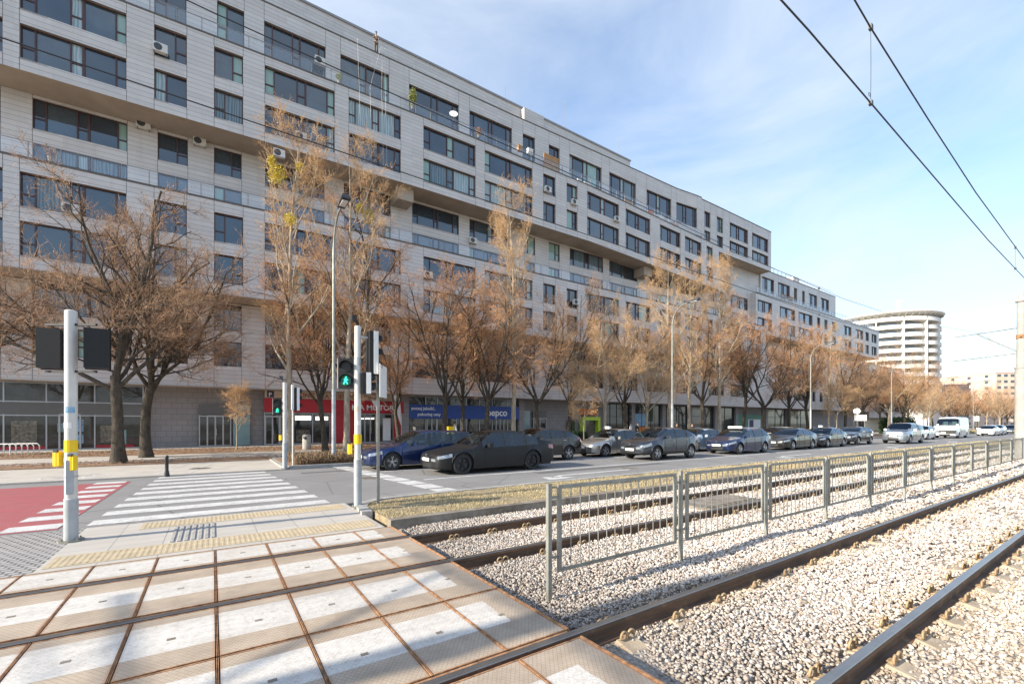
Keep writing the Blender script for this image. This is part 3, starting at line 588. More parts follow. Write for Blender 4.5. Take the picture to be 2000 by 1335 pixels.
# ------------------------------------------------------------------ grass blades
def mk_grass():
    m, t, b = NM('dry_grass'); ri = N(t, 'ShaderNodeNewGeometry').outputs['Random Per Island']
    cr = N(t, 'ShaderNodeValToRGB'); e = cr.color_ramp; e.elements[0].color = (.54, .43, .27, 1); e.elements[1].position = 1; e.elements[1].color = (.24, .23, .11, 1)
    k = e.elements.new(.45); k.color = (.48, .38, .23, 1); k = e.elements.new(.75); k.color = (.36, .31, .16, 1); t.links.new(ri, cr.inputs[0]); t.links.new(cr.outputs[0], b.inputs['Base Color']); b.inputs['Roughness'].default_value = .8; return m
M['grass'] = mk_grass()
def blades():
    rg = npr; out_ = []
    for xa, xb, n, sc in ((2.62, 9, 34000, 1), (9, 20, 20000, 1.5), (20, 60, 16000, 2.6)):
        x = rg.uniform(xa, xb, n); y = rg.uniform(7.73, 9.93, n); out_.append(np.stack([x, y, np.full(n, sc)], 1))
    P = np.concatenate(out_); k = ~((P[:, 0] < 3.4) & (P[:, 1] > 9.6)) & (np.sin(P[:, 0]*3.1)+np.cos(P[:, 1]*4.3+P[:, 0])+rg.normal(0, .7, len(P)) > -.7); P = P[k]; n = len(P)
    a = rg.uniform(0, 2*np.pi, n); h = rg.uniform(.02, .06, n)*np.sqrt(P[:, 2]); w_ = rg.uniform(.003, .006, n)*P[:, 2]; ln_ = rg.uniform(.2, 1.1, n)*h; a2 = rg.uniform(0, 2*np.pi, n)
    V = np.zeros((n, 3, 3)); V[:, 0] = np.stack([P[:, 0]-np.cos(a)*w_, P[:, 1]-np.sin(a)*w_, np.full(n, .03)], 1); V[:, 1] = np.stack([P[:, 0]+np.cos(a)*w_, P[:, 1]+np.sin(a)*w_, np.full(n, .03)], 1)
    V[:, 2] = np.stack([P[:, 0]+np.cos(a2)*ln_, P[:, 1]+np.sin(a2)*ln_, .03+h], 1)
    tag(npmesh('grass', V.reshape(-1, 3), np.arange(n*3).reshape(-1, 3), M['grass']), 'short dry winter grass on the narrow island beside the tracks', 'grass', kind='stuff')
    # fallen leaves
    n = 26000; x = rg.uniform(-14, 60, n); y = np.where(rg.random(n) < .75, rg.uniform(30.6, 36.2, n), rg.uniform(24.3, 26.2, n)); s_ = rg.uniform(.03, .07, n); a = rg.uniform(0, 6.28, n)
    V = np.zeros((n, 3, 3))
    for i in range(3): V[:, i] = np.stack([x+np.cos(a+i*2.1)*s_, y+np.sin(a+i*2.1)*s_, .08+rg.uniform(0, .05, n)], 1)
    tag(npmesh('fallen_leaves', V.reshape(-1, 3), np.arange(n*3).reshape(-1, 3), M['leaves']), 'brown fallen leaves under the street trees', 'leaves', kind='stuff')
blades()
# ------------------------------------------------------------------ long apartment building
def plf(P):
    def f(x):
        if x <= P[0][0]: return P[0][1]
        for (a, b_), (c, d) in zip(P, P[1:]):
            if x <= c: return b_+(d-b_)*(x-a)/(c-a)
        return P[-1][1]
    return f
YA = plf([(-20,36.8),(-14,36.6),(-4,36.3),(5,35.9),(15,35.65),(33,35.65),(47,35.5),(59,35.3),(80,35.3)])
YT = plf([(-20,37.4),(-4,37.2),(25,36.8),(40,36.4),(51,36.2),(55,35.75),(60,35.7),(80,35.7)])
YR = lambda x: YA(x)+2.3
dzA = lambda x: -.055*max(0, x-35)
dzT = plf([(-20,0),(30,0),(45,-.4),(60,-.35),(80,-.2)])
d0 = lambda x: 0
CA = [(-10.96,-9.72),(-9.07,-4.44),(-3.09,-1.4),(.09,1.77),(3.08,7.79),(8.81,12.98),(14.96,20.07),(21.05,26.59),(27.96,29.58),(31.12,32.65),(34.07,39.04),(40.16,44.51),(46.35,50.42),(51.38,54.94),(56.1,57.53)]
CT = [(-10.62,-4.6),(-3.17,-1.46),(.27,1.89),(3.14,7.37),(8.48,12.42),(14.17,18.97),(20.09,24.89),(26.19,27.72),(29.52,30.97),(32.33,37.13),(38.35,42.86),(44.81,49.58),(50.63,54.6)]
CA2 = [(56.2,57.62),(59.18,60.7),(62.43,67.5),(68.69,73.6)]
CR = [(-10.86,-10.42),(-9.1,-4.67),(-3.1,-1.43),(.09,1.79),(3.31,7.5),(9.0,12.9),(14.85,19.52),(20.68,25.35),(27.23,28.65),(30.54,32.08),(33.58,38.82),(39.86,44.89),(46.75,51.52),(52.61,57.21)]
class Facade:
    def __init__(s): s.mb = MB(); s.wins = []
    def vol(s, x0, x1, Y, zb, zt, cols, rows, dz=d0, dzt=None, depth=8, capb=True, capt=True, wl=True, joints=True, rev=.28, endw=True, skip=()):
        mb = s.mb; xs = sorted(set([x0, x1]+[v for c in cols for v in c if x0 < v < x1])); xx = []
        for a, b in zip(xs, xs[1:]):
            n = max(1, int((b-a)/3.2)); iswin = any(abs(a-c[0]) < .01 for c in cols)
            if iswin: n = 1
            xx += [a+(b-a)*i/n for i in range(n)]
        xx.append(xs[-1]); zs = sorted(set([zb, zt]+[v for r in rows for v in r]))
        dzt_ = dzt or dz
        def zz(x, z): return z+(dzt_(x) if z == zt else dz(x))
        for a, b in zip(xx, xx[1:]):
            col = next((i for i, c in enumerate(cols) if abs(a-c[0]) < .01), None)
            for z0, z1 in zip(zs, zs[1:]):
                A, B = (a, Y(a)), (b, Y(b)); isr = next((j for j, r in enumerate(rows) if r == (z0, z1)), None)
                q = [(A[0],A[1],zz(a,z0)),(B[0],B[1],zz(b,z0)),(B[0],B[1],zz(b,z1)),(A[0],A[1],zz(a,z1))]
                if col is not None and isr is not None and (col, isr) not in skip:
                    q2 = [(p[0],p[1]+rev,p[2]) for p in q]
                    mb.add(q+q2, [(0,1,5,4),(1,2,6,5),(2,3,7,6),(3,0,4,7)], 3)
                    mb.box(a-.02, b+.02, A[1]-.035, A[1]+.05, q[0][2]-.05, q[0][2]-.012, 4) if abs(q[0][2]-q[1][2]) < .02 else None
                    s.wins.append(q2)
                else: mb.add(q, [(0,1,2,3)], 0)
            yb0, yb1 = Y(a)+depth, Y(b)+depth
            if capb: mb.add([(a,Y(a),zz(a,zb)),(b,Y(b),zz(b,zb)),(b,yb1,zz(b,zb)),(a,yb0,zz(a,zb))], [(3,2,1,0)], 1)
            if capt: mb.add([(a,Y(a),zz(a,zt)),(b,Y(b),zz(b,zt)),(b,yb1,zz(b,zt)),(a,yb0,zz(a,zt))], [(0,1,2,3)], 1)
            mb.add([(a,Y(a)-.04,zz(a,zt)-.07),(b,Y(b)-.04,zz(b,zt)-.07),(b,Y(b)-.04,zz(b,zt)+.03),(a,Y(a)-.04,zz(a,zt)+.03),(a,Y(a)+.36,zz(a,zt)+.03),(b,Y(b)+.36,zz(b,zt)+.03),(a,Y(a),zz(a,zt)-.07),(b,Y(b),zz(b,zt)-.07)], [(0,1,2,3),(3,2,5,4),(1,0,6,7)], 2)  # parapet cap in dark joint colour, painted in as a shadow-gap line
        if joints:
            for c in cols:
                for x in (c[0], c[1]):
                    if x0 < x < x1:
                        segs = []; cur = zb
                        for r in sorted(rows):
                            segs.append((cur, r[0])); cur = r[1]
                        segs.append((cur, zt))
                        xw = x-.012 if x == c[0] else x-.012
                        for z0, z1 in segs: mb.add([(xw,Y(x)-.004,zz(x,z0)),(xw+.024,Y(x)-.004,zz(x,z0)),(xw+.024,Y(x)-.004,zz(x,z1)),(xw,Y(x)-.004,zz(x,z1))], [(0,1,2,3)], 2)
        for x in (x0, x1): mb.add([(x,Y(x),zz(x,zb)),(x,Y(x)+depth,zz(x,zb)),(x,Y(x)+depth,zz(x,zt)),(x,Y(x),zz(x,zt))], [(0,1,2,3)], 0)
def window_geo(q, rs, fr, pn):
    P = [Vector(p) for p in q]; W = (P[1]-P[0]).length; H = (P[3]-P[0]).length
    def at_(u, v, d=0): a = P[0].lerp(P[1], u); b = P[3].lerp(P[2], u); p = a.lerp(b, v); p.y -= d; return p
    def bar(u0, u1, v0, v1, d0_=.0, d1=.09):
        vs = [at_(u, v, d) for d in (d0_, d1) for u, v in ((u0,v0),(u1,v0),(u1,v1),(u0,v1))]
        fr.add(vs, [(4,5,6,7),(0,1,5,4),(1,2,6,5),(2,3,7,6),(3,0,4,7)])
    e = .06/W; g = .06/H
    bar(0, e, 0, 1); bar(1-e, 1, 0, 1); bar(e, 1-e, 0, g); bar(e, 1-e, 1-g, 1)
    if W < 2.6:
        cuts = [0, .64, 1] if rs.random() < .6 else [0, .36, 1]; cas = [cuts[1] > .5, cuts[1] < .5]; cas = [not cas[0], not cas[1]] if False else ([False, True] if cuts[1] > .5 else [True, False])
    elif W < 4: cuts = [0, .38, .52, .88, 1]; cas = [False, True, False, True]
    else: cuts = [0, .13, .45, .57, .89, 1] if rs.random() < .8 else [0, .12, .46, .54, .88, 1]; cas = [True, False, True, False, True]
    style = rs.choice([0, 0, 0, 0, 0, 1, 2, 3]) ; 
    for i, c in enumerate(cuts[1:-1]):
        wd = (.13 if (len(cuts) > 4 and i in (len(cuts)//2-1, )) else .08)/W; bar(c-wd/2, c+wd/2, g, 1-g, 0, .10)
    for i in range(len(cas)):
        u0, u1 = cuts[i], cuts[i+1]
        mi = {0: rs.choice([0, 0, 0, 1]), 1: rs.choice([2, 0, 3]), 2: rs.choice([0, 1, 4]), 3: rs.choice([3, 0, 0, 1])}[style]
        if cas[i]:
            bar(u0+.04/W, u1-.04/W, .36, .41, 0, .07)
            if rs.random() < .35: mi = rs.choice([2, 4, 0])
        pn.add([at_(u0, 0, .03), at_(u1, 0, .03), at_(u1, 1, .03), at_(u0, 1, .03)], [(0,1,2,3)], mi)
PANES = ['g_dark', 'g_mid', 'g_curt', 'g_curt2', 'g_blind']
def add_windows(root, wins, limit=100, seed=3):
    rs = random.Random(seed)
    def area(q):
        c = sum((Vector(p) for p in q), Vector())/4; d = c.x*FX+c.y*FY; a = (Vector(q[1])-Vector(q[0])).length*(Vector(q[3])-Vector(q[0])).length
        px = 1000+865*(c.x*RX+c.y*RY)/d; return a/d**2*(.01 if px < -20 else 1)
    ws = sorted(wins, key=area, reverse=True); fr2, pn2 = MB(), MB()
    for i, q in enumerate(ws):
        if i < limit:
            fr, pn = MB(), MB(); window_geo(q, rs, fr, pn); o = Vector(q[0])
            fr.v = [tuple(Vector(v)-o) for v in fr.v]; pn.v = [tuple(Vector(v)-o) for v in pn.v]
            f = fr.build('window', M['frame'], root); f.location = o; pn.build('pane', [M[k] for k in PANES], f)
        else: window_geo(q, rs, fr2, pn2)
    if fr2.v:
        f = fr2.build('window', M['frame'], root); f['kind'] = 'stuff'; pn2.build('pane', [M[k] for k in PANES], f)
def railing(root, x0, x1, Y, z, dz=d0, off=.10, h=.95, step=1.35, gl=True):
    p, g = MB(), MB(); n = int((x1-x0)/step); xs = [x0+(x1-x0)*i/n for i in range(n+1)]
    for x in xs: p.box(x-.022, x+.022, Y(x)+off-.022, Y(x)+off+.022, z+dz(x), z+dz(x)+h)
    for a, b in zip(xs, xs[1:]):
        p.bar((a, Y(a)+off, z+dz(a)+h), (b, Y(b)+off, z+dz(b)+h), .04)
        if gl: g.add([(a+.05,Y(a)+off-.03,z+dz(a)+.08),(b-.05,Y(b)+off-.03,z+dz(b)+.08),(b-.05,Y(b)+off-.03,z+dz(b)+h-.06),(a+.05,Y(a)+off-.03,z+dz(a)+h-.06)], [(0,1,2,3)])
    r = p.build('balustrade', M['sill'], root)
    if gl: g.build('balustrade_glass', M['tglass'], r)
WM = [M['siding'], M['soffit'], M['joint'], M['reveal'], M['sill']]
bld = empty('apartment_building', (-13, 36.5, 0), 'long grey panel-clad apartment building with projecting upper storeys and shops along the street', 'building'); bo = Vector(bld.location)
F = Facade()
F.vol(-13, 59, YA, 21.8, 27.95, CA, [(22.5,24.45),(25.3,27.25)], dzA, depth=9)
F.vol(-13, 55.6, YT, 27.7, 32.7, CT, [(28.6,31.28)], dzT, dzt=d0, depth=.35, capb=False)
F.vol(-13, 58, lambda x: YT(x)+.36, 27.7, 31.6, [], [], depth=13, joints=False)
F.vol(55.6, 74.5, YT, 26.15, 32.5, CA2, [(26.85,28.4),(28.95,31.05)], depth=12)
F.vol(-13, 74.5, YR, 16.9, 26.2, CR+[(60.2,64.2),(66,71)], [(17.0,18.85),(19.75,21.6)], depth=12, capb=False, capt=False, dzt=d0, rev=.2)
F.vol(-13, 72, YA, 10.55, 16.9, CA+[(60,64.5),(66.5,70.5)], [(11.3,13.25),(14.1,16.05)], depth=11)
F.vol(-13, 74, YR, 4.35, 10.55, CR+[(60.2,64.2),(66,71)], [(5.9,7.7),(8.5,10.4)], depth=10, capt=False, rev=.2)
wall = F.mb.build('wall', WM, bld); wall.matrix_parent_inverse = Matrix.Translation(-bo)
def P2(o): o.matrix_parent_inverse = Matrix.Translation(-bo); return o
add_windows(bld, F.wins)
railing(bld, -12.8, 55, YA, 27.97, dzA); railing(bld, -12.8, 71, YA, 16.92)
# roof storey, lift box, beams under the soffit
b = MB(); b.box(-13, 45.2, 39.3, 49, 31.7, 36.0); b.box(-13, 45.3, 39.2, 39.3, 35.9, 36.08, 1)
b.build('attic', [M['siding'], M['sill']], bld)
b = MB(); x0, x1 = at(1024, 38.6).x, at(1062, 38.6).x; b.box(x0, x1, 38.6, 42, 31.7, zof(1024, 209, 38.6)); b.build('lift_box', M['siding'], bld)
for px in (790, 1262): 
    b = MB(); x = at(px, 36.6).x; b.box(x-.7, x+.7, 36.3, YR(x)+.2, 20.7+dzA(x), 21.78+dzA(x)); b.build('soffit_beam', M['soffit'], bld)
b = MB()
for px, y0 in ((1103,205),(1085,190),(1208,278),(1274,318),(987,180)):
    x = at(px, 40).x; b.tube([(x,40,32),(x,40,zof(px,y0,40)+.6)], .02, 5)
b.build('lightning_rod', M['sill'], bld)
# ---- ground floor
GY = 39.3
def gx(px): return at(px, GY).x
def panel(name, mat, x0, x1, z0, z1, y=GY, t_=.08, parent=None):
    b = MB(); b.box(x0, x1, y-t_, y, z0, z1); return b.build(name, M[mat], parent or bld)
panel('stone_cladding', 'stonewall', -13.2, 126, 0, 4.4, GY+.4, .2)
panel('shop_ceiling', 'soffit', -13, 74, 4.30, 4.349, GY+.2, 1.3)
def shopfront(name, x0, x1, zt, mull, doors=(), glassm='g_shop', transoms=(), fr='alu', z0=.05, y=GY, posters=()):
    f = MB(); w_ = .035; yy = y-.10
    for x in sorted(set([x0+.05, x1-.05]+list(mull))): f.box(x-w_, x+w_, yy-.05, yy+.03, z0, zt)
    for z in [z0+.05, zt-.05]+list(transoms): f.box(x0, x1, yy-.045, yy+.025, z-w_, z+w_)
    for d in doors:
        for x in (d-.48, d, d+.48): f.box(x-.045, x+.045, yy-.07, yy+.03, z0+.02, 2.3)
        f.box(d-.5, d+.5, yy-.068, yy+.03, 2.22, 2.33); f.box(d+.05, d+.08, yy-.13, yy-.10, .85, 1.35)
    s_ = f.build(name, M[fr], bld); g = MB(); g.box(x0, x1, yy, yy+.02, z0, zt); g.build('shop_glass', M[glassm], s_)
    for (a, c, e, h, m_) in posters:
        p = MB(); p.box(a, c, yy-.012, yy-.004, e, h); p.build('poster', M[m_], s_)
    return s_
M['posterblue'] = pm('poster_blue', (.05, .22, .42), .5, sc=6, c2=(.35, .5, .6)); M['greyband'] = pm('grey_band', (.13, .13, .125), .4, var=.1)
M['interior'] = pm('shop_interior_goods', (.20, .17, .12), .7, sc=7, c2=(.03, .03, .03), coat=1); M['warmlit'] = emis('shop_ceiling_light', (1.0, .9, .75), 1.4)
sf = shopfront('shopfront', -13, gx(282), 4.3, [gx(92), gx(186), -10.4], [(gx(92)+gx(186))/2-.05], transoms=(2.24, 3.08), posters=[(-8.1,-7.5,1.2,1.75,'g_shop_teal'),(-7.45,-6.9,1.2,2.0,'posterblue'),(-7.5,-6.9,.45,1.05,'posterblue'),(-5.1,-4.8,.35,1.3,'g_shop_teal'),(-12.9,gx(92)-.06,.1,.32,'signred'),(gx(186)+.06,-4.4,.1,.32,'signred'),(-10.1,-9.0,.5,1.9,'interior'),(-6.1,-5.3,.5,1.6,'interior')])
b = MB(); b.box(-12.9, gx(282)-.1, GY-.155, GY-.125, 2.3, 3.02); b.build('fascia_band', M['greyband'], sf)
sf = shopfront('entrance', gx(388), gx(452), 2.32, [(gx(388)+gx(452))/2], [(gx(388)+gx(452))/2])
panel('fascia_band', 'greyband', gx(388), gx(452), 2.4, 3.1)
sp = panel('entrance_sign', 'g_shop_teal', gx(455), gx(488), .1, 3.1, GY, .12)
text('entrance_letters', 'A3', .75, (gx(457), GY-.13, 2.25), (R(90),0,0), M['navy'], sp)
# car showroom
kx0, kx1 = gx(515), gx(785)
cs = panel('cream_sign', 'signcream', kx0+.05, kx1-.9, 3.72, 4.29, GY-.35, .1)
for px in (527, 768):
    q = panel('parking_sign', 'navy', gx(px)-.24, gx(px)+.24, 3.76, 4.25, GY-.46, .02, cs); text('parking_letter', 'P', .42, (gx(px)-.13, GY-.485, 3.83), (R(90),0,0), M['signtext'], q)
text('parking_words', 'PARKING DLA KLIENTÓW  \u2192', .50, (kx0+1.5, GY-.455, 3.80), (R(90),0,0), M['brownletters'], cs, sx_=1.0)
rs_ = panel('red_fascia', 'signred', kx0, kx1, 2.62, 3.70, GY-.25, .22)
text('fascia_letters', 'KIA MOTORS', .62, (gx(684), GY-.48, 2.90), (R(90),0,0), M['signtext'], rs_, sx_=1.08)
b = MB(); b.lathe([(.40,0),(.45,0),(.45,-.03),(.40,-.03),(.40,0)], 24, axis='y', c=(gx(549), GY-.48, 3.15)); o = b.build('oval_emblem', M['signtext'], rs_)
panel('red_pier', 'signred', gx(645), gx(692), 0.05, 2.62, GY-.15, .15); panel('red_pier', 'signred', gx(768), kx1, 0.05, 2.62, GY-.15, .15)
shopfront('shopfront', kx0, gx(562), 2.6, [gx(548)], [(kx0+gx(548))/2], transoms=(2.3,))
shopfront('shopfront', gx(562), gx(645), 2.6, [gx(610)], posters=[(gx(576), gx(607), 2.0, 2.35, 'warmlit'), (gx(616), gx(640), 2.0, 2.3, 'warmlit'), (gx(578), gx(606), .3, 1.2, 'interior')])
shopfront('shopfront', gx(692), gx(768), 2.6, [gx(712), gx(733)], [gx(722)], posters=[(gx(698), gx(730), 2.1, 2.2, 'warmlit'), (gx(747), gx(762), .2, 2.2, 'white')])
# clothes shop
px0, px1 = gx(794), gx(1012)
pb = panel('blue_fascia', 'signblue', px0, px1, 2.18, 3.50, GY-.2, .22); panel('violet_end', 'signviolet', px0-.5, px0+.001, 2.18, 3.50, GY-.2, .22, pb); panel('violet_end', 'signviolet', px1-.001, px1+.5, 2.18, 3.50, GY-.2, .22, pb)
text('fascia_words', 'poczuj jakość,', .40, (px0+.3, GY-.43, 3.0), (R(90),0,0), M['signtext'], pb, depth=.01); text('fascia_words', 'pokochaj ceny', .40, (px0+.9, GY-.43, 2.45), (R(90),0,0), M['signtext'], pb, depth=.01)
text('fascia_letters', 'pepco', 1.0, (gx(947), GY-.43, 2.52), (R(90),0,0), M['signtext'], pb)
shopfront('shopfront', px0, px1, 4.3, [gx(830), gx(853), gx(885), gx(910), gx(935), gx(960), gx(990)], [gx(842), gx(898), gx(975)], posters=[(gx(800), gx(826), .6, 1.9, 'interior'), (gx(915), gx(932), .5, 1.9, 'interior'), (gx(912), gx(930), .3, .9, 'posterblue')])
sf = shopfront('entrance', gx(1040), gx(1066), 2.32, [(gx(1040)+gx(1066))/2]); panel('fascia_band', 'greyband', gx(1040), gx(1066), 2.4, 3.1)
panel('entrance_sign', 'g_shop_teal', gx(1018), gx(1034), .1, 3.1, GY, .12)
# grocery with lime green portal
lx0, lx1 = gx(1132), gx(1166)
b = MB(); b.box(lx0, lx0+.4, GY-.6, GY, 0, 2.5); b.box(lx1-.4, lx1, GY-.6, GY, 0, 2.5); b.box(lx0+.4, lx1-.4, GY-.6, GY, 2.1, 2.5); b.build('lime_portal', M['lime'], bld)
panel('orange_sign', 'orange', lx0-.5, lx1-.2, 2.75, 3.5, GY-.1, .25); panel('portal_interior', 'interior', lx0+.4, lx1-.4, .05, 2.1, GY-.05, .05); panel('poster', 'orange', gx(1108), gx(1114), .4, 2.1, GY-.01, .08); panel('poster', 'evergreen', gx(1116), gx(1122), .4, 2.1, GY-.01, .08)
shopfront('shopfront', gx(1180), gx(1228), 4.2, [gx(1190), gx(1203), gx(1215)], transoms=(2.6,), fr='darkgrey')
shopfront('shopfront', gx(1235), gx(1288), 4.2, [gx(1252), gx(1270)], glassm='g_shop', fr='darkgrey', posters=[(gx(1238), gx(1262), 1.4, 3.0, 'posterblue'), (gx(1242), gx(1268), .2, 1.3, 'orange'), (gx(1262), gx(1274), 2.0, 4.0, 'evergreen')])
for a, c in ((1300, 1340), (1350, 1392), (1396, 1432), (1495, 1530), (1540, 1585)): shopfront('shopfront', gx(a), gx(c), 4.2, [gx((a+c)/2)], transoms=(2.8,), fr='darkgrey', posters=[(gx(a)+.5, gx(a)+2.4, .6, 2.0, 'interior')])
hd = panel('green_hoarding', 'g_shop_teal', gx(1436), gx(1490), .05, 3.2, GY-.2, .15); M['hoard'] = pm('hoarding_green', (.06, .22, .15), .5, var=.3, sc=.6); hd.data.materials[0] = M['hoard']
panel('poster', 'cloth_white', gx(1457), gx(1481), 1.0, 2.4, GY-.36, .02, hd); panel('poster', 'navy', gx(1459), gx(1467), 1.1, 2.3, GY-.385, .01, hd)
for px in (788, 1015, 1232, 1292, 1344, 1394, 1434, 1493, 1536): b = MB(); x = gx(px); b.box(x-.35, x+.35, GY-.45, GY+.1, 0, 4.3); b.build('column', M['stonewall'], bld)
for o in list(bld.children):
    if o is not wall: o.location = o.location-bo
wall.matrix_parent_inverse.identity(); wall.location = -bo
# ------------------------------------------------------------------ stepped continuation of the terrace
b2 = empty('apartment_block', (72, 37, 0), 'lower stepped grey apartment block continuing the terrace towards the round tower', 'building'); bo2 = Vector(b2.location)
G = Facade(); Y2 = lambda x: 36.8; Y2t = lambda x: 37.4; Y2r = lambda x: 39.4
C2 = [(72.5,77.1),(79.75,85.3),(86.65,92.15),(94.1,95.4),(97.2,98.6),(100.67,102.35),(106.3,110.2),(112.4,116.6),(117.8,119.85),(121.5,124.5)]
C2t = [(75.1,79.04),(80.46,84.7),(86.26,87.44),(89.45,90.48),(92.15,95.62),(97.2,100.9)]
G.vol(72, 126, Y2, 16.3, 22.7, C2, [(16.95,18.85),(19.8,21.65)], depth=9)
G.vol(74.6, 104, Y2t, 22.7, 27.2, C2t, [(23.6,26.0)], depth=9, capb=False)
G.vol(74, 126, Y2r, 13.2, 16.3, C2[::2], [(13.9,15.9)], depth=9, capb=False, capt=False, rev=.2)
G.vol(74, 126, lambda x: 37.6, 4.35, 13.2, C2, [(5.9,7.7),(8.6,10.4),(11.2,12.8)], depth=9)
G.vol(126, 150, lambda x: 38.6, 3.0, 15.5, [(128,131),(133,136),(138,141),(143,146)], [(4.6,6.4),(7.4,9.2),(10.2,12),(12.8,14.4)], depth=9)
G.mb.build('wall', WM, b2); add_windows(b2, G.wins, 100, 5); railing(b2, 72.2, 125, Y2, 22.72); railing(b2, 75, 103, Y2t, 27.22, gl=False, h=.8)
b = MB(); b.box(74.8, at(1546, 41).x, 41, 47, 27, 29.2); b.build('attic', M['siding'], b2)
b = MB(); b.box(at(1549,40.5).x, at(1561,40.5).x, 40.5, 44, 27, 30.2); b.box(at(1561,40.5).x, at(1567,40.5).x, 40.5, 44, 27, 29.2); b.build('lift_box', M['siding'], b2)
b = MB(); b.box(150, 165, 42, 52, 0, 12); b.build('end_wing', M['siding'], b2)
for o in list(b2.children): o.location = o.location-bo2
# ------------------------------------------------------------------ round tower and far buildings
tx, ty, TR = 172*(FX+(1716-1000)/865*RX), 172*(FY+(1716-1000)/865*RY), 16.9
rt = empty('round_tower_block', (tx, ty, 0), 'white cylindrical tower block with scalloped balcony bands and an overhanging flat roof', 'building')
b = MB(); b.lathe([(TR-1.6,0),(TR-1.6,39.5)], 72); b.build('wall', M['tower_in'], rt)
cen = math.atan2(-ty, -tx); nf = 14
for k in range(-4, 5):
    a = cen-.04+k*2*math.pi/nf; b = MB(); d = Vector((math.cos(a), math.sin(a), 0)); n_ = Vector((-d.y, d.x, 0))*.16
    b.prism([tuple((d*(TR-1.7)-n_)[:2]), tuple((d*(TR+.55)-n_)[:2]), tuple((d*(TR+.55)+n_)[:2]), tuple((d*(TR-1.7)+n_)[:2])], 0, 38.6); b.build('fin', M['tower'], rt)
wmesh = MB()
for lv in range(14):
    z = 1.6+lv*2.8
    b = MB()
    for k in range(-5, 5):
        a0 = cen-.04+k*2*math.pi/nf+.012; a1 = a0+2*math.pi/nf-.024; m_ = 10
        rr = [TR+.75*math.sin(math.pi*i/m_) for i in range(m_+1)]; an = [a0+(a1-a0)*i/m_ for i in range(m_+1)]
        if lv == 13: rr = [TR+.6]*(m_+1)
        o_ = [(rr[i]*math.cos(an[i]), rr[i]*math.sin(an[i])) for i in range(m_+1)]; i_ = [((TR-1.7)*math.cos(an[i]), (TR-1.7)*math.sin(an[i])) for i in range(m_+1)]
        for i in range(m_):
            for (za, zb_) in ((z-.16, z), (z, z+1.2)):
                if za == z-.16: b.prism([i_[i], o_[i], o_[i+1], i_[i+1]], za, zb_)
                else:
                    q0 = (o_[i][0]*.994, o_[i][1]*.994); q1 = (o_[i+1][0]*.994, o_[i+1][1]*.994); b.prism([q0, o_[i], o_[i+1], q1], za, zb_)
        if -4 <= k <= 3 and lv < 13:
            wb = MB(); rw = TR-1.58; a2 = [a0+(a1-a0)*(.15+.7*i/6) for i in range(7)]
            for i in range(6): wb.add([(rw*math.cos(a2[i]),rw*math.sin(a2[i]),z+.9),(rw*math.cos(a2[i+1]),rw*math.sin(a2[i+1]),z+.9),(rw*math.cos(a2[i+1]),rw*math.sin(a2[i+1]),z+2.3),(rw*math.cos(a2[i]),rw*math.sin(a2[i]),z+2.3)], [(0,1,2,3)])
            if lv > 0: wb.build('window', M['g_mid'], rt)
    b.build('balcony', M['tower'], rt)
b = MB(); b.lathe([(0,41.2),(TR+1.6,41.1),(TR+1.7,40.9),(TR+1.5,40.6),(TR-1.5,38.9)], 72)
b.build('roof', M['tower'], rt)
for k in range(-14, 15):
    b = MB(); a = cen+k*.11; d = Vector((math.cos(a), math.sin(a), 0)); b.bar(d*(TR-1.5)+Vector((0,0,38.6)), d*(TR+1.2)+Vector((0,0,40.3)), .14, .4); b.build('roof_rib', M['curb'], rt)
b = MB(); mx_ = (at(1818, 70).x-tx, 0); b.tube([(-8,-8,41),(-8,-8,46.2)], .5, 8); b.tube([(-8,-8,46),(-7,-9,46.2)], .3, 6); b.build('roof_mast', M['tower'], rt)
b = MB(); b.box(-24, 10, -20, -8, 0, 7.2); b.box(-24.1, 10.1, -20.1, -19.9, 6.6, 7.3); b.build('podium', M['tower'], rt)
def block(name, px0, px1, d0_, ytop, depth, mat, label, floors=8, bays=5, rot=0, roofs=()):
    c0 = Vector((FX+(px0-1000)/865*RX, FY+(px0-1000)/865*RY, 0))*d0_; c1 = Vector((FX+(px1-1000)/865*RX, FY+(px1-1000)/865*RY, 0))*d0_
    H = 1.75+(826-ytop)*d0_/865; e = empty(name, tuple(c0), label, 'building', rz=math.atan2((c1-c0).y, (c1-c0).x)+rot); W = (c1-c0).length
    b = MB(); b.box(0, W, 0, depth, 0, H); b.box(-.2, W+.2, -.2, depth+.2, H, H+.5); b.build('wall', M[mat], e)
    fl = H/floors
    for i in range(bays):
        for j in range(floors):
            x = W*(i+.5)/bays; z = j*fl+fl*.35; w_ = MB(); w_.box(x-W/bays*.28, x+W/bays*.28, -.03, .02, z, z+fl*.45); w_.build('window', M['g_mid'], e); w_ = MB()
            y = depth*(i+.5)/bays; w_.box(-.03, .02, y-.8, y+.8, z, z+fl*.45); w_.build('window', M['g_mid'], e)
    return e
block('salmon_block', 1945, 2010, 205, 728, 40, 'pink', 'salmon housing block with many small windows behind the trees at the right edge', 9, 5)
block('salmon_block', 1893, 1942, 228, 735, 30, 'pink', 'cream salmon slab block with blank sunlit gable, between grey house and salmon block', 8, 3)
block('grey_house', 1858, 1893, 190, 752, 14, 'bluegrey', 'low blue-grey building with a dark roof between the round tower and the salmon blocks', 4, 4)
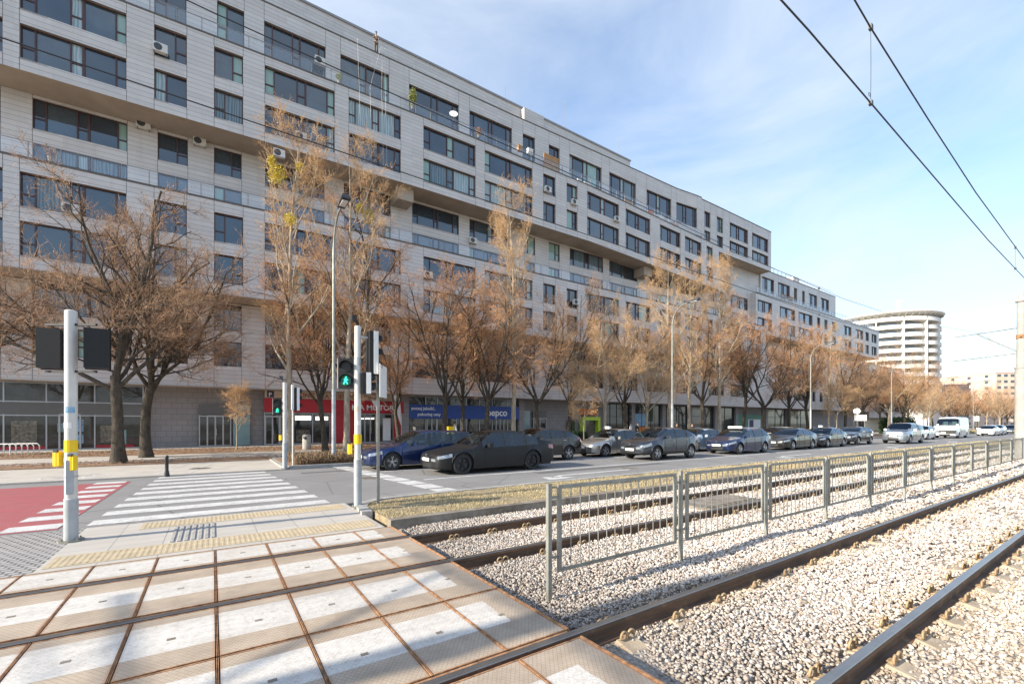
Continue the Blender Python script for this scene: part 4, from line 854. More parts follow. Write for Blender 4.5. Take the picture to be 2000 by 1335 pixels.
# ------------------------------------------------------------------ traffic signals and poles
RV = Vector((RX, RY, 0)); FV = Vector((FX, FY, 0))
def sig_head(parent, loc, rz, n=3, lit=None, w_=.29, h1=.285, vis=True, edge=True):
    """faces local -Y"""
    H = n*h1+.04; b = MB(); b.box(-w_/2, w_/2, -.06, .10, 0, H); b.box(-w_/2-.012, w_/2+.012, -.075, -.06, -.012, H+.012)
    h = b.build('signal_head', M['sigblack'], parent); h.location = loc; h.rotation_euler = (0,0,rz)
    if edge:
        b = MB(); b.box(-w_/2-.022, -w_/2-.013, -.075, .02, 0, H); b.box(w_/2+.013, w_/2+.022, -.075, .02, 0, H); b.build('edge_strip', M['white'], h)  # white board edges; on the left pole they stand for sunlight on the side
    for i in range(n):
        z = .02+h1*(i+.5); b = MB(); b.lathe([(0,-.09),(.105,-.088),(.11,-.07)], 20, axis='y', c=(0,0,z)); b.build('lens', M['green_dim'] if (i == 0 and lit) else M['black'], h)
        if vis:
            b = MB(); b.lathe([(.118,-.075),(.122,-.17)], 18, axis='y', c=(0,0,z), arc=(R(-15), R(195))); b.lathe([(.112,-.17),(.108,-.075)], 18, axis='y', c=(0,0,z), arc=(R(-15), R(195))); b.build('visor', M['sigblack'], h)
    if lit == 'man':
        z = .02+h1*.5; b = MB(); y = -.098
        def L_(a, c, w2=.022): b.bar((a[0],y,z+a[1]), (c[0],y,z+c[1]), .006, w2)
        b.lathe([(0,0),(.017,0)], 10, axis='y', c=(.005, y, z+.066))
        L_((.0,.045),(-.003,-.012),.034); L_((-.002,-.01),(.034,-.072)); L_((-.006,-.01),(-.030,-.040)); L_((-.030,-.040),(-.040,-.076)); L_((.006,.04),(.042,.006),.015); L_((-.004,.04),(-.038,.01),.015)
        b.build('walking_figure', M['green_lit'], h)
    return h
def button(parent, loc, rz):
    b = MB(); b.box(-.045, .045, -.14, -.07, -.10, .10); b.tube([(0,-.105,-.11),(0,-.105,.115)], [.043,.043], 12); c = b.build('push_button', M['yellow'], parent); c.location = loc
    c.rotation_euler = (0,0,rz); b = MB(); b.box(-.03, .03, -.15, -.12, .10, .135); b.build('button_cap', M['black'], c)
def pole(name, x, y, H, r0, r1, label, mats=('ppole_dk','ppole'), zc=1.0):
    e = empty(name, (x, y, 0), label, 'traffic signal' if 'signal' in name else 'post')
    b = MB(); b.tube([(0,0,-.02),(0,0,.018)], [r0*1.9, r0*1.9], 8)
    for q in range(4): b.tube([(r0*1.5*math.cos(q*1.57+.8), r0*1.5*math.sin(q*1.57+.8), .018), (r0*1.5*math.cos(q*1.57+.8), r0*1.5*math.sin(q*1.57+.8), .045)], .014, 6)
    b.build('base_flange', M['steel_galv'], e)
    b = MB(); b.tube([(0,0,-.05),(0,0,zc)], [r0, r0], 20); b.tube([(0,0,zc),(0,0,zc+.01),(0,0,H)], [r0+.001, r1, r1], 20, 1); b.tube([(0,0,H),(0,0,H+.015)], [r1, r1*.7], 20, 1); b.build('pole', [M[mats[0]], M[mats[1]]], e, smooth=True, sharp=40); return e
p1 = pole('traffic_signal', -1.75, 9.17, 3.42, .083, .074, 'stout signal pole at the left, two black signal backs and yellow push buttons', zc=.62)
b = MB(); b.tube([(0,0,.95),(0,0,.965)], .0845, 20); b.box(-.04, .04, -.088, -.07, .7, 1.2); b.build('hatch', M['ppole_dk'], p1)
for s_, rz in ((-1, 204), (1, 150)):
    o = RV*(.345*s_)+FV*.05; sig_head(p1, (o.x, o.y, 2.57), R(rz-34 if s_ < 0 else rz+30), 2, lit=None, edge=s_ < 0, w_=.27, h1=.275)  # left head's white edge strips paint in its sunlit side face
b = MB()
for z in (2.52, 3.22): b.bar(tuple(-RV*.38+Vector((0,0,z))), tuple(RV*.38+Vector((0,0,z))), .035, .03)
b.build('bracket', M['sigblack'], p1)
for a, z in ((-.115, 1.22), (.10, 1.16)): 
    o = RV*a; button(p1, (o.x, o.y+.09, z), R(-34))
b = MB(); b.tube([(0,0,1.32),(0,0,1.5)], .078, 16); b.build('yellow_band', M['yellow'], p1)
p2 = pole('traffic_signal', 2.51, 9.45, 3.76, .078, .066, 'signal pole on the grass island tip with the nearer green walking man light')
o = -RV*.235; sig_head(p2, (o.x, o.y, 2.47), R(-22), 2, lit='man')
sig_head(p2, (.30, -.02, 2.78), R(90), 3); sig_head(p2, (.16, -.06, 2.36), R(82), 2, h1=.2, w_=.24)
b = MB(); b.bar((0,0,3.55), (.26,0,3.55), .04); b.bar((0,0,2.8), (.26,0,2.8), .04); b.bar((0,0,2.55), tuple(-RV*.12+Vector((0,0,2.55))), .03); b.bar((0,0,3.0), tuple(-RV*.12+Vector((0,0,3.0))), .03)
b.build('bracket', M['ppole'], p2); b = MB(); b.bar((0,0,3.74), tuple(-RV*.08+Vector((0,0,3.90))), .018); q = -RV*.09+Vector((0,0,3.95)); b.box(q.x-.045, q.x+.045, q.y-.07, q.y+.03, 3.88, 3.99); b.build('sensor', M['black'], p2)
o = -RV*.10; button(p2, (o.x, o.y+.09, 1.22), R(-34)); b = MB(); b.tube([(0,0,1.32),(0,0,1.52)], .0785, 16); b.build('yellow_band', M['yellow'], p2); b = MB(); b.tube([(0,0,.93),(0,0,.95)], .081, 16); b.build('collar', M['ppole_dk'], p2); b = MB(); b.tube([(0,0,2.95),(0,0,3.12)], .069, 16); b.build('collar', M['ppole_dk'], p2)
for P_, ang, z_, mt in ((p1, -2.2, 1.72, 'white'), (p1, -1.6, 1.95, 'posterblue'), (p1, -2.0, .42, 'white'), (p2, -1.9, 1.75, 'white'), (p2, -2.3, 2.05, 'signcream')):
    b = MB(); r_ = .0765 if P_ is p1 else .0735; b.tube([(0,0,z_-.045),(0,0,z_+.045)], r_, 24, cap=False); o = b.build('sticker', M[mt], P_)
    me = o.data; bm = __import__('bmesh').new(); bm.from_mesh(me); __import__('bmesh').ops.delete(bm, geom=[f for f in bm.faces if (Vector((math.cos(ang), math.sin(ang), 0))).dot(f.calc_center_median().normalized()*0+Vector((f.calc_center_median().x, f.calc_center_median().y, 0)).normalized()) < .72], context='FACES'); bm.to_mesh(me); bm.free()
p3 = empty('sign_post', (2.95, 9.5, 0), 'thin grey sign post beside the island signal pole, plates seen edge-on', 'sign post')
b = MB(); b.tube([(0,0,-.05),(0,0,3.02)], .034, 14); b.build('pole', M['steel_galv'], p3, smooth=True, sharp=40)
b = MB(); b.box(.05, .065, -.30, .30, 2.32, 3.0); b.build('sign_plate', M['white'], p3).rotation_euler = (0,0,R(-22)); b = MB(); b.box(.10, .115, -.28, .28, 2.30, 2.98); b.build('sign_plate', M['white'], p3).rotation_euler = (0,0,R(-32))
b = MB(); b.box(-.05, .1, -.02, .02, 2.45, 2.50); b.box(-.05, .1, -.02, .02, 2.82, 2.87); b.build('bracket', M['steel_galv'], p3)
p4 = pole('traffic_signal', 2.3, 18.98, 3.30, .085, .07, 'signal pole on the far kerb with the small distant green walking-man light')
o = -RV*.27; sig_head(p4, (o.x, o.y, 2.08), R(-14), 2, lit='man'); o = -RV*.1; button(p4, (o.x, o.y+.09, 1.2), R(-34)); b = MB(); b.bar((0,0,3.28), tuple(-RV*.13+Vector((0,0,3.45))), .03); q = -RV*.15+Vector((0,0,3.5)); b.box(q.x-.06, q.x+.06, q.y-.08, q.y+.03, 3.42, 3.56); b.build('sensor', M['darkgrey'], p4); b = MB(); b.bar((0,0,2.2), tuple(-RV*.15+Vector((0,0,2.2))), .03); b.build('bracket', M['darkgrey'], p4)
p5 = pole('traffic_signal', 2.62, 19.25, 3.25, .035, .035, 'thin post on the far kerb with a three lamp traffic light facing the cars', mats=('ppole','ppole')); sig_head(p5, (.14, 0, 2.25), R(90), 3)
for zz_ in (2.4, 3.0): b = MB(); b.bar((0,0,zz_), (.14,0,zz_), .03); b.build('bracket', M['sigblack'], p5)
b = MB(); b.box(-.05, .02, -.12, .12, 2.28, 3.25); b.build('back_board', M['white'], p5)
e = empty('bollard', (-1.25, 18.5, 0), 'single black tapering bollard at the far end of the zebra crossing', 'bollard')
b = MB(); b.lathe([(.085,0),(.075,.08),(.05,.2),(.048,.6),(.055,.61),(.055,.66),(.03,.69),(0,.695)], 16); b.build('shaft', M['black'], e, smooth=True, sharp=40)
# ------------------------------------------------------------------ railing between the tracks
f0 = None; FP = 2.25
for k in range(15):
    x = 2.93+k*FP; lab = 'galvanised steel railing section with thin upright bars, standing in ballast between the two tracks' if k else 'first railing section, nearest the steel crossing, with a free end post'
    if f0 is None or k == 0:
        e = empty('railing_section', (x, 3.64, 0), lab, 'railing', 'railing sections between the tram tracks'); f0 = e
        b = MB(); b.box(-.024, .024, -.022, .022, -.25, 1.115); b.build('post', M['steel_galv'], e)
        b = MB(); x0, x1 = .12, FP-.10; b.box(x0, x0+.045, -.016, .016, .20, 1.05); b.box(x1-.045, x1, -.016, .016, .20, 1.05); b.box(x0, x1, -.013, .013, 1.05, 1.09); b.box(x0, x1, -.013, .013, .165, .20); b.box(.02, x0, -.01, .01, .95, .98); b.box(x1, FP-.02, -.01, .01, .95, .98); b.box(.02, x0, -.01, .01, .32, .34); b.box(x1, FP-.02, -.01, .01, .32, .34); b.build('frame', M['steel_galv'], e)
        b = MB()
        for i in range(13): xx = x0+.05+(x1-x0-.1)*(i+1)/14; b.tube([(xx,0,.2),(xx,0,1.05)], .0062, 6, cap=False)
        b.build('upright_bars', M['steel_galv'], e)
    else:
        d = dup(f0, (x, 3.64, 0), label=lab)
        d.rotation_euler = (0, 0, R(rnd.uniform(-.6, .6)))
e = empty('railing_end_post', (2.93+15*FP, 3.64, 0), 'last post closing the railing beside the concrete mast', 'railing'); b = MB(); b.box(-.04, .04, -.03, .03, -.25, 1.12); b.build('post', M['steel_galv'], e)
# ------------------------------------------------------------------ catenary masts and wires
M['mastc'] = pm('mast_concrete', (.42, .40, .37), .8, sc=1.2, c2=(.30, .28, .255), bmp=.3, bs=30)
def mast(x, y, label):
    e = empty('catenary_mast', (x, y, 0), label, 'mast', 'overhead line masts')
    b = MB(); b.tube([(0,0,-.2),(0,0,4.7)], [.26,.25], 24); b.tube([(0,0,4.7),(0,0,4.78)], [.275,.275], 24); b.tube([(0,0,4.78),(0,0,8.3)], [.20,.17], 24); b.tube([(0,0,8.3),(0,0,8.38),(0,0,8.45),(0,0,8.75)], [.24,.24,.15,.10], 24); b.build('column', M['mastc'], e, smooth=True, sharp=40)
    b = MB(); b.tube([(0,0,6.32),(0,0,6.52)], .215, 20); b.box(-.3, .3, -.05, .05, 6.38, 6.46); b.build('clamp_band', M['rust'], e)
    for s_ in (1, -1):
        b = MB(); b.tube([(0,0,6.92),(0,s_*2.6,6.80)], .036, 6); b.tube([(0,0,5.55),(0,s_*2.65,5.40)], .034, 6); b.tube([(0,s_*.1,5.6),(0,s_*1.7,6.84)], .034, 6); b.tube([(0,s_*1.5,5.48),(.0,s_*.9+.0,5.3),(0,s_*1.7,5.22)], .015, 5); b.tube([(0,s_*2.0,6.82),(0,s_*2.0,5.44)], .010, 5); b.tube([(0,s_*1.85,6.75),(0,s_*1.6,6.3),(0,s_*1.65,5.45)], .008, 5); b.build('cantilever', M['steel_galv'], e)
    return e
mxx = at(1995, 4.4).x
mast(mxx, 4.4, 'thick pale concrete overhead line mast at the right edge, with a rusty band')
mast(-12.3, 4.22, 'overhead line mast standing between the tracks behind the camera on the left')
mast(mxx+48, 4.4, 'farther overhead line mast hidden behind the near one, only its arm showing')
def wire(name, pts, r_, lab):
    b = MB(); P = []
    for (a, c) in zip(pts, pts[1:]):
        for i in range(8): P.append(Vector(a).lerp(Vector(c), i/8))
    P.append(Vector(pts[-1])); b.tube(P, r_, 6); o = b.build(name, M['black'], None, smooth=True); return tag(o, lab, 'wire')
def sag(y, zs): return [(x, y, z) for x, z in zs]
wire('overhead_wire', sag(2.03, [(-12.3,5.75),(5,5.72),(8,5.62),(13,5.46),(20,5.42),(36,5.4),(84,5.4)]), .009, 'lower contact wire over the nearer track, left-hand dark line in the sky')
wire('overhead_wire', sag(2.03, [(-12.3,8.2),(-2,7.4),(3,7.0),(5.3,6.78),(6.7,6.58),(9,6.36),(12,6.12),(17,5.92),(24,6.0),(30,6.4),(36,6.9),(60,5.95),(84,6.9)]), .009, 'upper messenger wire over the nearer track, right-hand dark line in the sky')
wire('overhead_wire', sag(5.9, [(-12.3,5.3),(0,5.22),(7,5.16),(16,5.02),(36,5.3),(84,5.3)]), .0065, 'contact wire over the farther track, crossing the building below the soffit edge')
wire('overhead_wire', sag(5.9, [(-12.3,6.9),(0,6.28),(3,6.2),(8,6.08),(12,5.9),(17,5.8),(24,5.95),(36,6.85),(60,5.9),(84,6.85)]), .0065, 'messenger wire over the farther track, crossing the upper windows of the building')
for x, y, z0, z1, lb in ((6.67, 2.03, 5.66, 6.59, 'thin dropper wire with a small loop joining the two wires in the upper right sky'), (15.9, 2.03, 5.44, 5.95, 'short dropper near the right edge between the nearer track wires'), (15.2, 5.9, 5.03, 5.83, 'dropper wire hanging in front of the round tower'), (28, 5.9, 5.15, 6.2, 'far dropper wire beside the mast arms')):
    b = MB(); b.tube([(x,y,z0),(x+.01,y,(z0+z1)/2),(x,y,z1)], .003, 5); b.box(x-.03, x+.03, y-.018, y+.018, z0-.02, z0+.03); b.box(x-.03, x+.03, y-.018, y+.018, z1-.03, z1+.03)
    if x < 7: b.tube([(x-.005+.035*math.cos(a/10*6.28)-.035, y, z0+.09+.02*math.sin(a/10*6.28)) for a in range(11)], .003, 5)
    tag(b.build('dropper', M['darkgrey']), lb, 'wire')
# ------------------------------------------------------------------ street lamps
def lamp(x, y, H, label):
    e = empty('street_lamp', (x, y, 0), label, 'street lamp', 'street lamps along the far kerb')
    b = MB(); b.tube([(0,0,0),(0,0,3.2)], [.095,.085], 14); b.build('base', M['ppole_dk'], e, smooth=True, sharp=40)
    pts = [(0,0,3.2),(0,0,H-1.7)]+[(0,-1.15*(1-math.cos(R(a))), H-1.7+1.35*math.sin(R(a))) for a in (15,30,45,60,75)]+[(0,-1.5,H-.28)]
    b = MB(); b.tube(pts, [.07,.055]+[.042]*6, 12); b.build('pole', M['steel_galv'], e, smooth=True, sharp=40)
    b = MB(); b.add([(-.14,-1.3,H-.36),(.14,-1.3,H-.36),(.19,-2.2,H-.30),(-.19,-2.2,H-.30),(-.09,-1.3,H-.24),(.09,-1.3,H-.24),(.13,-2.15,H-.13),(-.13,-2.15,H-.13)], [(0,1,2,3),(7,6,5,4),(0,4,5,1),(1,5,6,2),(2,6,7,3),(3,7,4,0)]); h = b.build('lamp_head', M['darkgrey'], e)
    b = MB(); b.box(-.11, .11, -2.05, -1.5, H-.375, H-.345); b.build('lamp_glass', M['white'], h); return e
for x, y, H, lb in ((4.38, 20.35, 10.95, 'tall curved street lamp nearest the camera, left of the signal pole'), (27.9, 20.3, 10.6, 'street lamp rising behind the queue of cars in the middle of the picture'), (50.4, 20.3, 9.95, 'street lamp behind the taxis, in front of the dark tree row'), (74, 20.3, 9.9, 'distant street lamp beyond the pickup truck'), (118, 20.3, 9.8, 'farthest street lamp near the white van')): lamp(x, y, H, lb)
# road signs
def rsign(x, y, label, boards):
    e = empty('road_sign', (x, y, 0), label, 'road sign'); b = MB(); b.tube([(0,0,0),(0,0,3.3)], .035, 8); b.build('pole', M['steel_galv'], e)
    for k in boards:
        b = MB()
        if k[0] == 'o': b.lathe([(0,0),(k[3],0),(k[3],.03),(0,.03)], 24, axis='x', c=(-.08, k[1], k[2]))
        else: b.box(-.08, -.05, k[1]-k[3], k[1]+k[3], k[2]-k[4], k[2]+k[4])
        b.build('sign_plate', M['white'], e)
        if k[0] == 's': b = MB(); b.tube([(0,k[1]-k[3]*.6,0),(0,k[1]-k[3]*.6,k[2])], .03, 8); b.build('pole', M['steel_galv'], e)
    return e
rs1 = rsign(60.0, 19.5, 'white round sign over a blank rectangular board on two poles beyond the pickup', [('o', .0, 3.1, .33), ('s', -.35, 2.35, .55, .32)])
rsign(104, 17.5, 'small blue and white road sign beside the white van, far right', [('s', 0, 2.5, .3, .4)])
# ------------------------------------------------------------------ cars
def lerpf(P):
    f = plf(P); return f
class Spec: pass
def spec(kind, L=4.6, W=1.82, H=1.46, **k):
    s = Spec(); s.L, s.W, s.H = L, W, H; s.kind = kind; q = L; h = H
    if kind == 'sedan':
        s.top = [(0,.60),(.05,.70),(.35,.80),(.26*q,.93),(.285*q,.97),(.36*q,h*.84),(.44*q,h*.965),(.53*q,h),(.66*q,h*.985),(.74*q,h*.92),(.86*q,h*.765),(.90*q,h*.745),(.975*q,h*.715),(q,h*.60)]; s.ws = (.29*q,.45*q); s.rg = (.735*q,.865*q); s.side = (.335*q,.825*q); s.pil = [(.515*q,.53*q),(.70*q,.72*q)]
    elif kind == 'hatch':
        s.top = [(0,.60),(.05,.70),(.35,.82),(.23*q,.95),(.255*q,1.0),(.34*q,h*.85),(.43*q,h*.97),(.53*q,h),(.75*q,h*.985),(.84*q,h*.93),(.955*q,h*.70),(.985*q,h*.62),(q,h*.48)]; s.ws = (.26*q,.43*q); s.rg = (.85*q,.955*q); s.side = (.30*q,.88*q); s.pil = [(.52*q,.54*q),(.74*q,.765*q)]
    elif kind == 'suvc':
        s.top = [(0,.68),(.05,.80),(.35,.93),(.23*q,1.04),(.255*q,1.07),(.34*q,h*.86),(.43*q,h*.97),(.52*q,h),(.70*q,h*.975),(.80*q,h*.91),(.92*q,h*.76),(.96*q,h*.71),(.99*q,h*.62),(q,h*.5)]; s.ws = (.26*q,.43*q); s.rg = (.80*q,.925*q); s.side = (.30*q,.84*q); s.pil = [(.52*q,.54*q),(.71*q,.74*q)]
    elif kind == 'wagon':
        s.top = [(0,.60),(.05,.70),(.35,.80),(.24*q,.93),(.265*q,.97),(.34*q,h*.84),(.43*q,h*.965),(.52*q,h),(.80*q,h*.985),(.90*q,h*.95),(.965*q,h*.70),(.985*q,h*.64),(q,h*.5)]; s.ws = (.27*q,.43*q); s.rg = (.90*q,.966*q); s.side = (.31*q,.93*q); s.pil = [(.50*q,.515*q),(.70*q,.715*q)]
    elif kind == 'pickup':
        s.top = [(0,.85),(.05,1.0),(.3,1.08),(.22*q,1.16),(.245*q,1.19),(.31*q,h*.87),(.36*q,h*.975),(.45*q,h),(.60*q,h*.99),(.64*q,h*.955),(.66*q,h*.94),(.90*q,h*.92),(.965*q,h*.66),(.98*q,h*.62),(q,h*.40)]; s.ws = (.25*q,.365*q); s.rg = (.905*q,.965*q); s.side = (.29*q,.90*q); s.pil = [(.44*q,.455*q),(.60*q,.66*q)]
    elif kind == 'van':
        s.top = [(0,.95),(.06,1.1),(.35,1.28),(.16*q,1.42),(.175*q,1.46),(.25*q,h*.88),(.30*q,h*.965),(.38*q,h),(.98*q,h*.995),(q,h*.96)]; s.ws = (.178*q,.275*q); s.rg = (9,9.1); s.side = (.21*q,.31*q); s.pil = []
    bh = {'sedan':.93,'hatch':.97,'suvc':1.06,'wagon':.93,'pickup':1.15,'van':1.35}[kind]
    s.belt = [(0,bh*.68),(.25*q,bh*.96),(.5*q,bh*.985),(.9*q,bh*1.05),(q,bh*.98)]
    hw = W/2
    s.plan = [(0,hw*.66),(.04,hw*.76),(.12,hw*.85),(.3,hw*.935),(.8,hw*.985),(.3*q,hw),(.75*q,hw),(q-.5,hw*.96),(q-.15,hw*.90),(q-.04,hw*.84),(q,hw*.76)] if kind != 'van' else [(0,hw*.78),(.05,hw*.87),(.2,hw*.95),(.8,hw),(q-.1,hw),(q,hw*.97)]
    s.r = k.get('r') or (.325 if kind in ('sedan','hatch','wagon') else (.34 if kind == 'suvc' else (.39 if kind == 'pickup' else .35)))
    s.fw = k.get('fw', .185*q); s.rw = k.get('rw', s.fw+.59*q); s.sill = .20 if kind not in ('pickup','suvc','van') else .29
    return s
def make_car(name, label, s, paint, rim='rim', detail=True, taxi=None, group='vehicles waiting in the queue', trim=None, cat='car', grille='black'):
    e = empty(name, (0,0,0), label, cat, group); hw = s.W/2; r = s.r; Ra = r+.055
    top, belt, plan = plf(s.top), plf(s.belt), plf(s.plan)
    xs = set([0,.02,.05,.1,.17,.26,.36,.5,s.L-.5,s.L-.36,s.L-.24,s.L-.14,s.L-.07,s.L-.025,s.L]); x = .6
    while x < s.L-.55: xs.add(round(x, 3)); x += .13
    for wx in (s.fw, s.rw):
        for i in range(-7, 8): xs.add(round(wx+Ra*math.sin(i/7*math.pi/2*.999), 4))
    for v in list(s.ws)+list(s.rg)+list(s.side)+[a for p in s.pil for a in p]: xs.add(round(v, 4))
    xs = sorted(v for v in xs if 0 <= v <= s.L); xx = [xs[0]]
    for v in xs[1:]:
        if v-xx[-1] > .006: xx.append(v)
    ge = {'pickup':1.0,'van':1.0}.get(s.kind, 1)
    def ring(x):
        w = plan(x); zt = top(x); zb = min(belt(x), zt-.05); t_ = x/s.L
        zl = s.sill+.05*max(0, 1-x/.35)+.10*max(0, 1-(s.L-x)/.5); arch = 0
        for wx in (s.fw, s.rw):
            dx = abs(x-wx)
            if dx < Ra: zl = max(zl, r+math.sqrt(max(0, Ra*Ra-dx*dx))); arch = 1
        z1 = max(zl+.015, .42 if s.H < 1.7 else .5); z2 = max(z1+.015, zb*(.84 if (x < .52 or x > s.L-.45) and s.kind != 'van' else .74))
        g = max(0, min(1, (zt-zb-.05)/(s.H-.05-belt(s.L*.5))))
        ins = .775 if s.kind != 'van' else .90
        y4 = (w-.07)*(1-g)+(hw*ins)*g; y4 = min(y4, w-.05); z4 = zb+(zt-zb)*(.86 if g > .1 else .6); y5 = y4-.10-.12*(1-g)
        fl = .02 if arch else 0
        return [(w-.035+fl, zl), (w+.005+fl, z1), (w+fl*.5, z2), (w-.025, zb), (y4, z4), (y5, zt-.012), (y5*.5, zt+.012*g), (0, zt+.016*g)], g
    RG = [ring(x) for x in xx]; parts = {}
    def put(k, q):
        parts.setdefault(k, MB()); parts[k].add(q, [(0,1,2,3)])
    for i in range(len(xx)-1):
        x0, x1 = xx[i], xx[i+1]; A, ga = RG[i]; B, gb = RG[i+1]; xm = (x0+x1)/2
        for sd in (-1, 1):
            for j in range(7):
                q = [(x0, sd*A[j][0], A[j][1]), (x1, sd*B[j][0], B[j][1]), (x1, sd*B[j+1][0], B[j+1][1]), (x0, sd*A[j+1][0], A[j+1][1])]
                if sd > 0: q = q[::-1]
                k = 'body'
                inp = any(a-.001 < xm < b_+.001 for a, b_ in s.pil)
                if j == 3 and s.side[0] < xm < s.side[1] and min(ga, gb) > .12:
                    k = 'pillar' if inp else 'side_window%d' % (0 if sd < 0 else 1)
                    if s.kind == 'van' and xm > s.side[1]: k = 'body'
                if j >= 5 and s.ws[0] < xm < s.ws[1]: k = 'windscreen'
                if j == 4 and s.ws[0]+.1 < xm < s.ws[1] and abs(0) < 1: k = 'windscreen' if xm < s.ws[1]-.05 else 'body'
                if j >= 4 and s.rg[0] < xm < s.rg[1]: k = 'rear_window'
                if j == 2 and .06 < xm < .50 and A[j][1] > .5: k = 'headlight%d' % (0 if sd < 0 else 1)
                if j == 2 and s.L-.42 < xm < s.L-.03 and not any(abs(xm-wx) < Ra for wx in (s.fw, s.rw)): k = 'tail_light%d' % (0 if sd < 0 else 1)
                if j == 0 and trim: k = 'trim'
                put(k, q)
    # nose and tail caps
    for (ri, x, sg) in ((0, 0, -1), (len(xx)-1, s.L, 1)):
        Rg = RG[ri][0]; cuts = [-1,-.62,-.30,.30,.62,1]
        for j in range(5):
            for c in range(5):
                u0, u1 = cuts[c], cuts[c+1]
                bul = lambda u: (1-u*u)*.06*sg
                q = [(x+bul(u0), u0*Rg[j][0], Rg[j][1]), (x+bul(u1), u1*Rg[j][0], Rg[j][1]), (x+bul(u1), u1*Rg[j+1][0], Rg[j+1][1]), (x+bul(u0), u0*Rg[j+1][0], Rg[j+1][1])]
                if sg < 0: q = q[::-1]; k = 'body'
                else: k = 'body'
                if sg < 0:
                    if j == 2: k = 'headlight0' if c == 0 else ('headlight1' if c == 4 else 'grille')
                    if j == 0 and 0 < c < 4: k = 'grille'
                else:
                    if j == 2 and c in (0, 4): k = 'tail_light%d' % (c//4)
                    if j == 0: k = 'trim'
                put(k, q)
    mats = {'body': paint, 'pillar': M['black'], 'trim': M['black'], 'windscreen': M['g_car'], 'rear_window': M['g_car'], 'grille': M[grille]}
    body = None
    for k in ['body']+[q for q in parts if q != 'body']:
        nm = k.rstrip('01'); m = mats.get(nm, M['g_car'] if nm == 'side_window' else (M['headl'] if nm == 'headlight' else M['taill']))
        o = parts[k].build(nm if nm != 'trim' else 'lower_trim', m, e)
        me = o.data; import bmesh
        bm = bmesh.new(); bm.from_mesh(me); bmesh.ops.remove_doubles(bm, verts=bm.verts, dist=.0015); bm.to_mesh(me); bm.free()
        me.polygons.foreach_set('use_smooth', [True]*len(me.polygons)); me.set_sharp_from_angle(angle=R(38))
        if k == 'body': body = o
    b = MB(); b.box(.12, s.L-.12, -(hw-.24), hw-.24, s.sill-.03, .62); 
    for wx in (s.fw, s.rw): b.box(wx-r-.1, wx+r+.1, -(hw-.10), hw-.10, r*1.0, r+.09+r*.9)
    b.box(s.fw+r+.05, s.rw-r-.05, -(hw-.08), hw-.08, s.sill-.02, .40); b.build('underbody', M['black'], e)
    # cabin
    sz_ = s.sill+.12; x1_ = s.side[0]+(s.L*.17 if s.kind != 'van' else .55); b = MB(); b.box(s.ws[0]-.05, s.ws[0]+.42, -(hw-.16), hw-.16, .60, belt(s.ws[0])-.03); b.build('dashboard', M['black'], e)
    for xr in ([x1_] if s.kind == 'van' else [x1_, x1_+.95]):
        for sd in (-1, 1):
            b = MB(); y = sd*.38; b.box(xr, xr+.5, y-.24, y+.24, .55, .72); b.add([(xr+.42,y-.23,.7),(xr+.42,y+.23,.7),(xr+.56,y+.23,.7),(xr+.56,y-.23,.7),(xr+.62,y-.20,s.H-.36),(xr+.62,y+.20,s.H-.36),(xr+.72,y+.20,s.H-.36),(xr+.72,y-.20,s.H-.36)], [(0,1,5,4),(1,2,6,5),(2,3,7,6),(3,0,4,7),(4,5,6,7)]); b.box(xr+.60, xr+.70, y-.12, y+.12, s.H-.34, s.H-.17); b.build('seat', M['darkgrey'], e)
    if s.kind == 'van': b = MB(); b.box(x1_+.8, x1_+.84, -(hw-.12), hw-.12, .6, s.H-.1); b.build('bulkhead', M['darkgrey'], e)
    # wheels
    tb, rb = MB(), MB(); w_ = .105
    tb.lathe([(r*.66,-w_),(r*.93,-w_),(r,-w_*.75),(r,w_*.75),(r*.93,w_),(r*.66,w_)], 28, axis='y')
    rb.lathe([(r*.66,-w_*.98),(r*.70,-w_*.98),(r*.62,-w_*.45),(r*.58,w_*.6)], 28, axis='y')
    for k in range(5):
        for dd in (-.17, .17):
            a = k*2*math.pi/5+.3; a2 = a+dd; c = Vector((math.cos(a), 0, math.sin(a))); c2 = Vector((math.cos(a2), 0, math.sin(a2))); rb.bar(c*(r*.10)+Vector((0,-w_*.72,0)), c2*(r*.66)+Vector((0,-w_*.88,0)), r*.085, .02)
    rb.lathe([(0,-w_*.86),(r*.16,-w_*.84),(r*.2,-w_*.5)], 14, axis='y'); 
    db = MB(); db.lathe([(0,-.03),(r*.6,-.03)], 20, axis='y')
    t0 = None
    for wx in (s.fw, s.rw):
        for sd in (-1, 1):
            if t0 is None:
                t0 = tb.build('wheel', M['tyre'], e, smooth=True, sharp=40); rb.build('rim', M[rim], t0, smooth=True, sharp=30); db.build('brake_disc', M['darkgrey'], t0); t = t0
            else: t = dup(t0, parent=e)
            t.location = (wx, sd*(hw-w_-.02), r+.0); t.rotation_euler = (0, 0, 0 if sd < 0 else math.pi)
    b = MB(); b.box(-.085, -.062, -.26, .26, .46 if s.H < 1.7 else .62, .57 if s.H < 1.7 else .73); b.build('licence_plate', M['plate'], e)
    for sd in (-1, 1):
        mxp = s.ws[0]+.42 if s.kind != 'van' else s.ws[0]+.25; zb = belt(mxp)+.07; b = MB(); yy = sd*(hw+.10)
        b.add([(mxp-.05,yy-.09,zb-.05),(mxp-.05,yy+.09,zb-.05),(mxp+.10,yy+.08,zb-.04),(mxp+.10,yy-.08,zb-.04),(mxp-.02,yy-.08,zb+.09),(mxp-.02,yy+.08,zb+.09),(mxp+.10,yy+.08,zb+.08),(mxp+.10,yy-.08,zb+.08)], [(0,3,2,1),(4,5,6,7),(0,1,5,4),(1,2,6,5),(2,3,7,6),(3,0,4,7)])
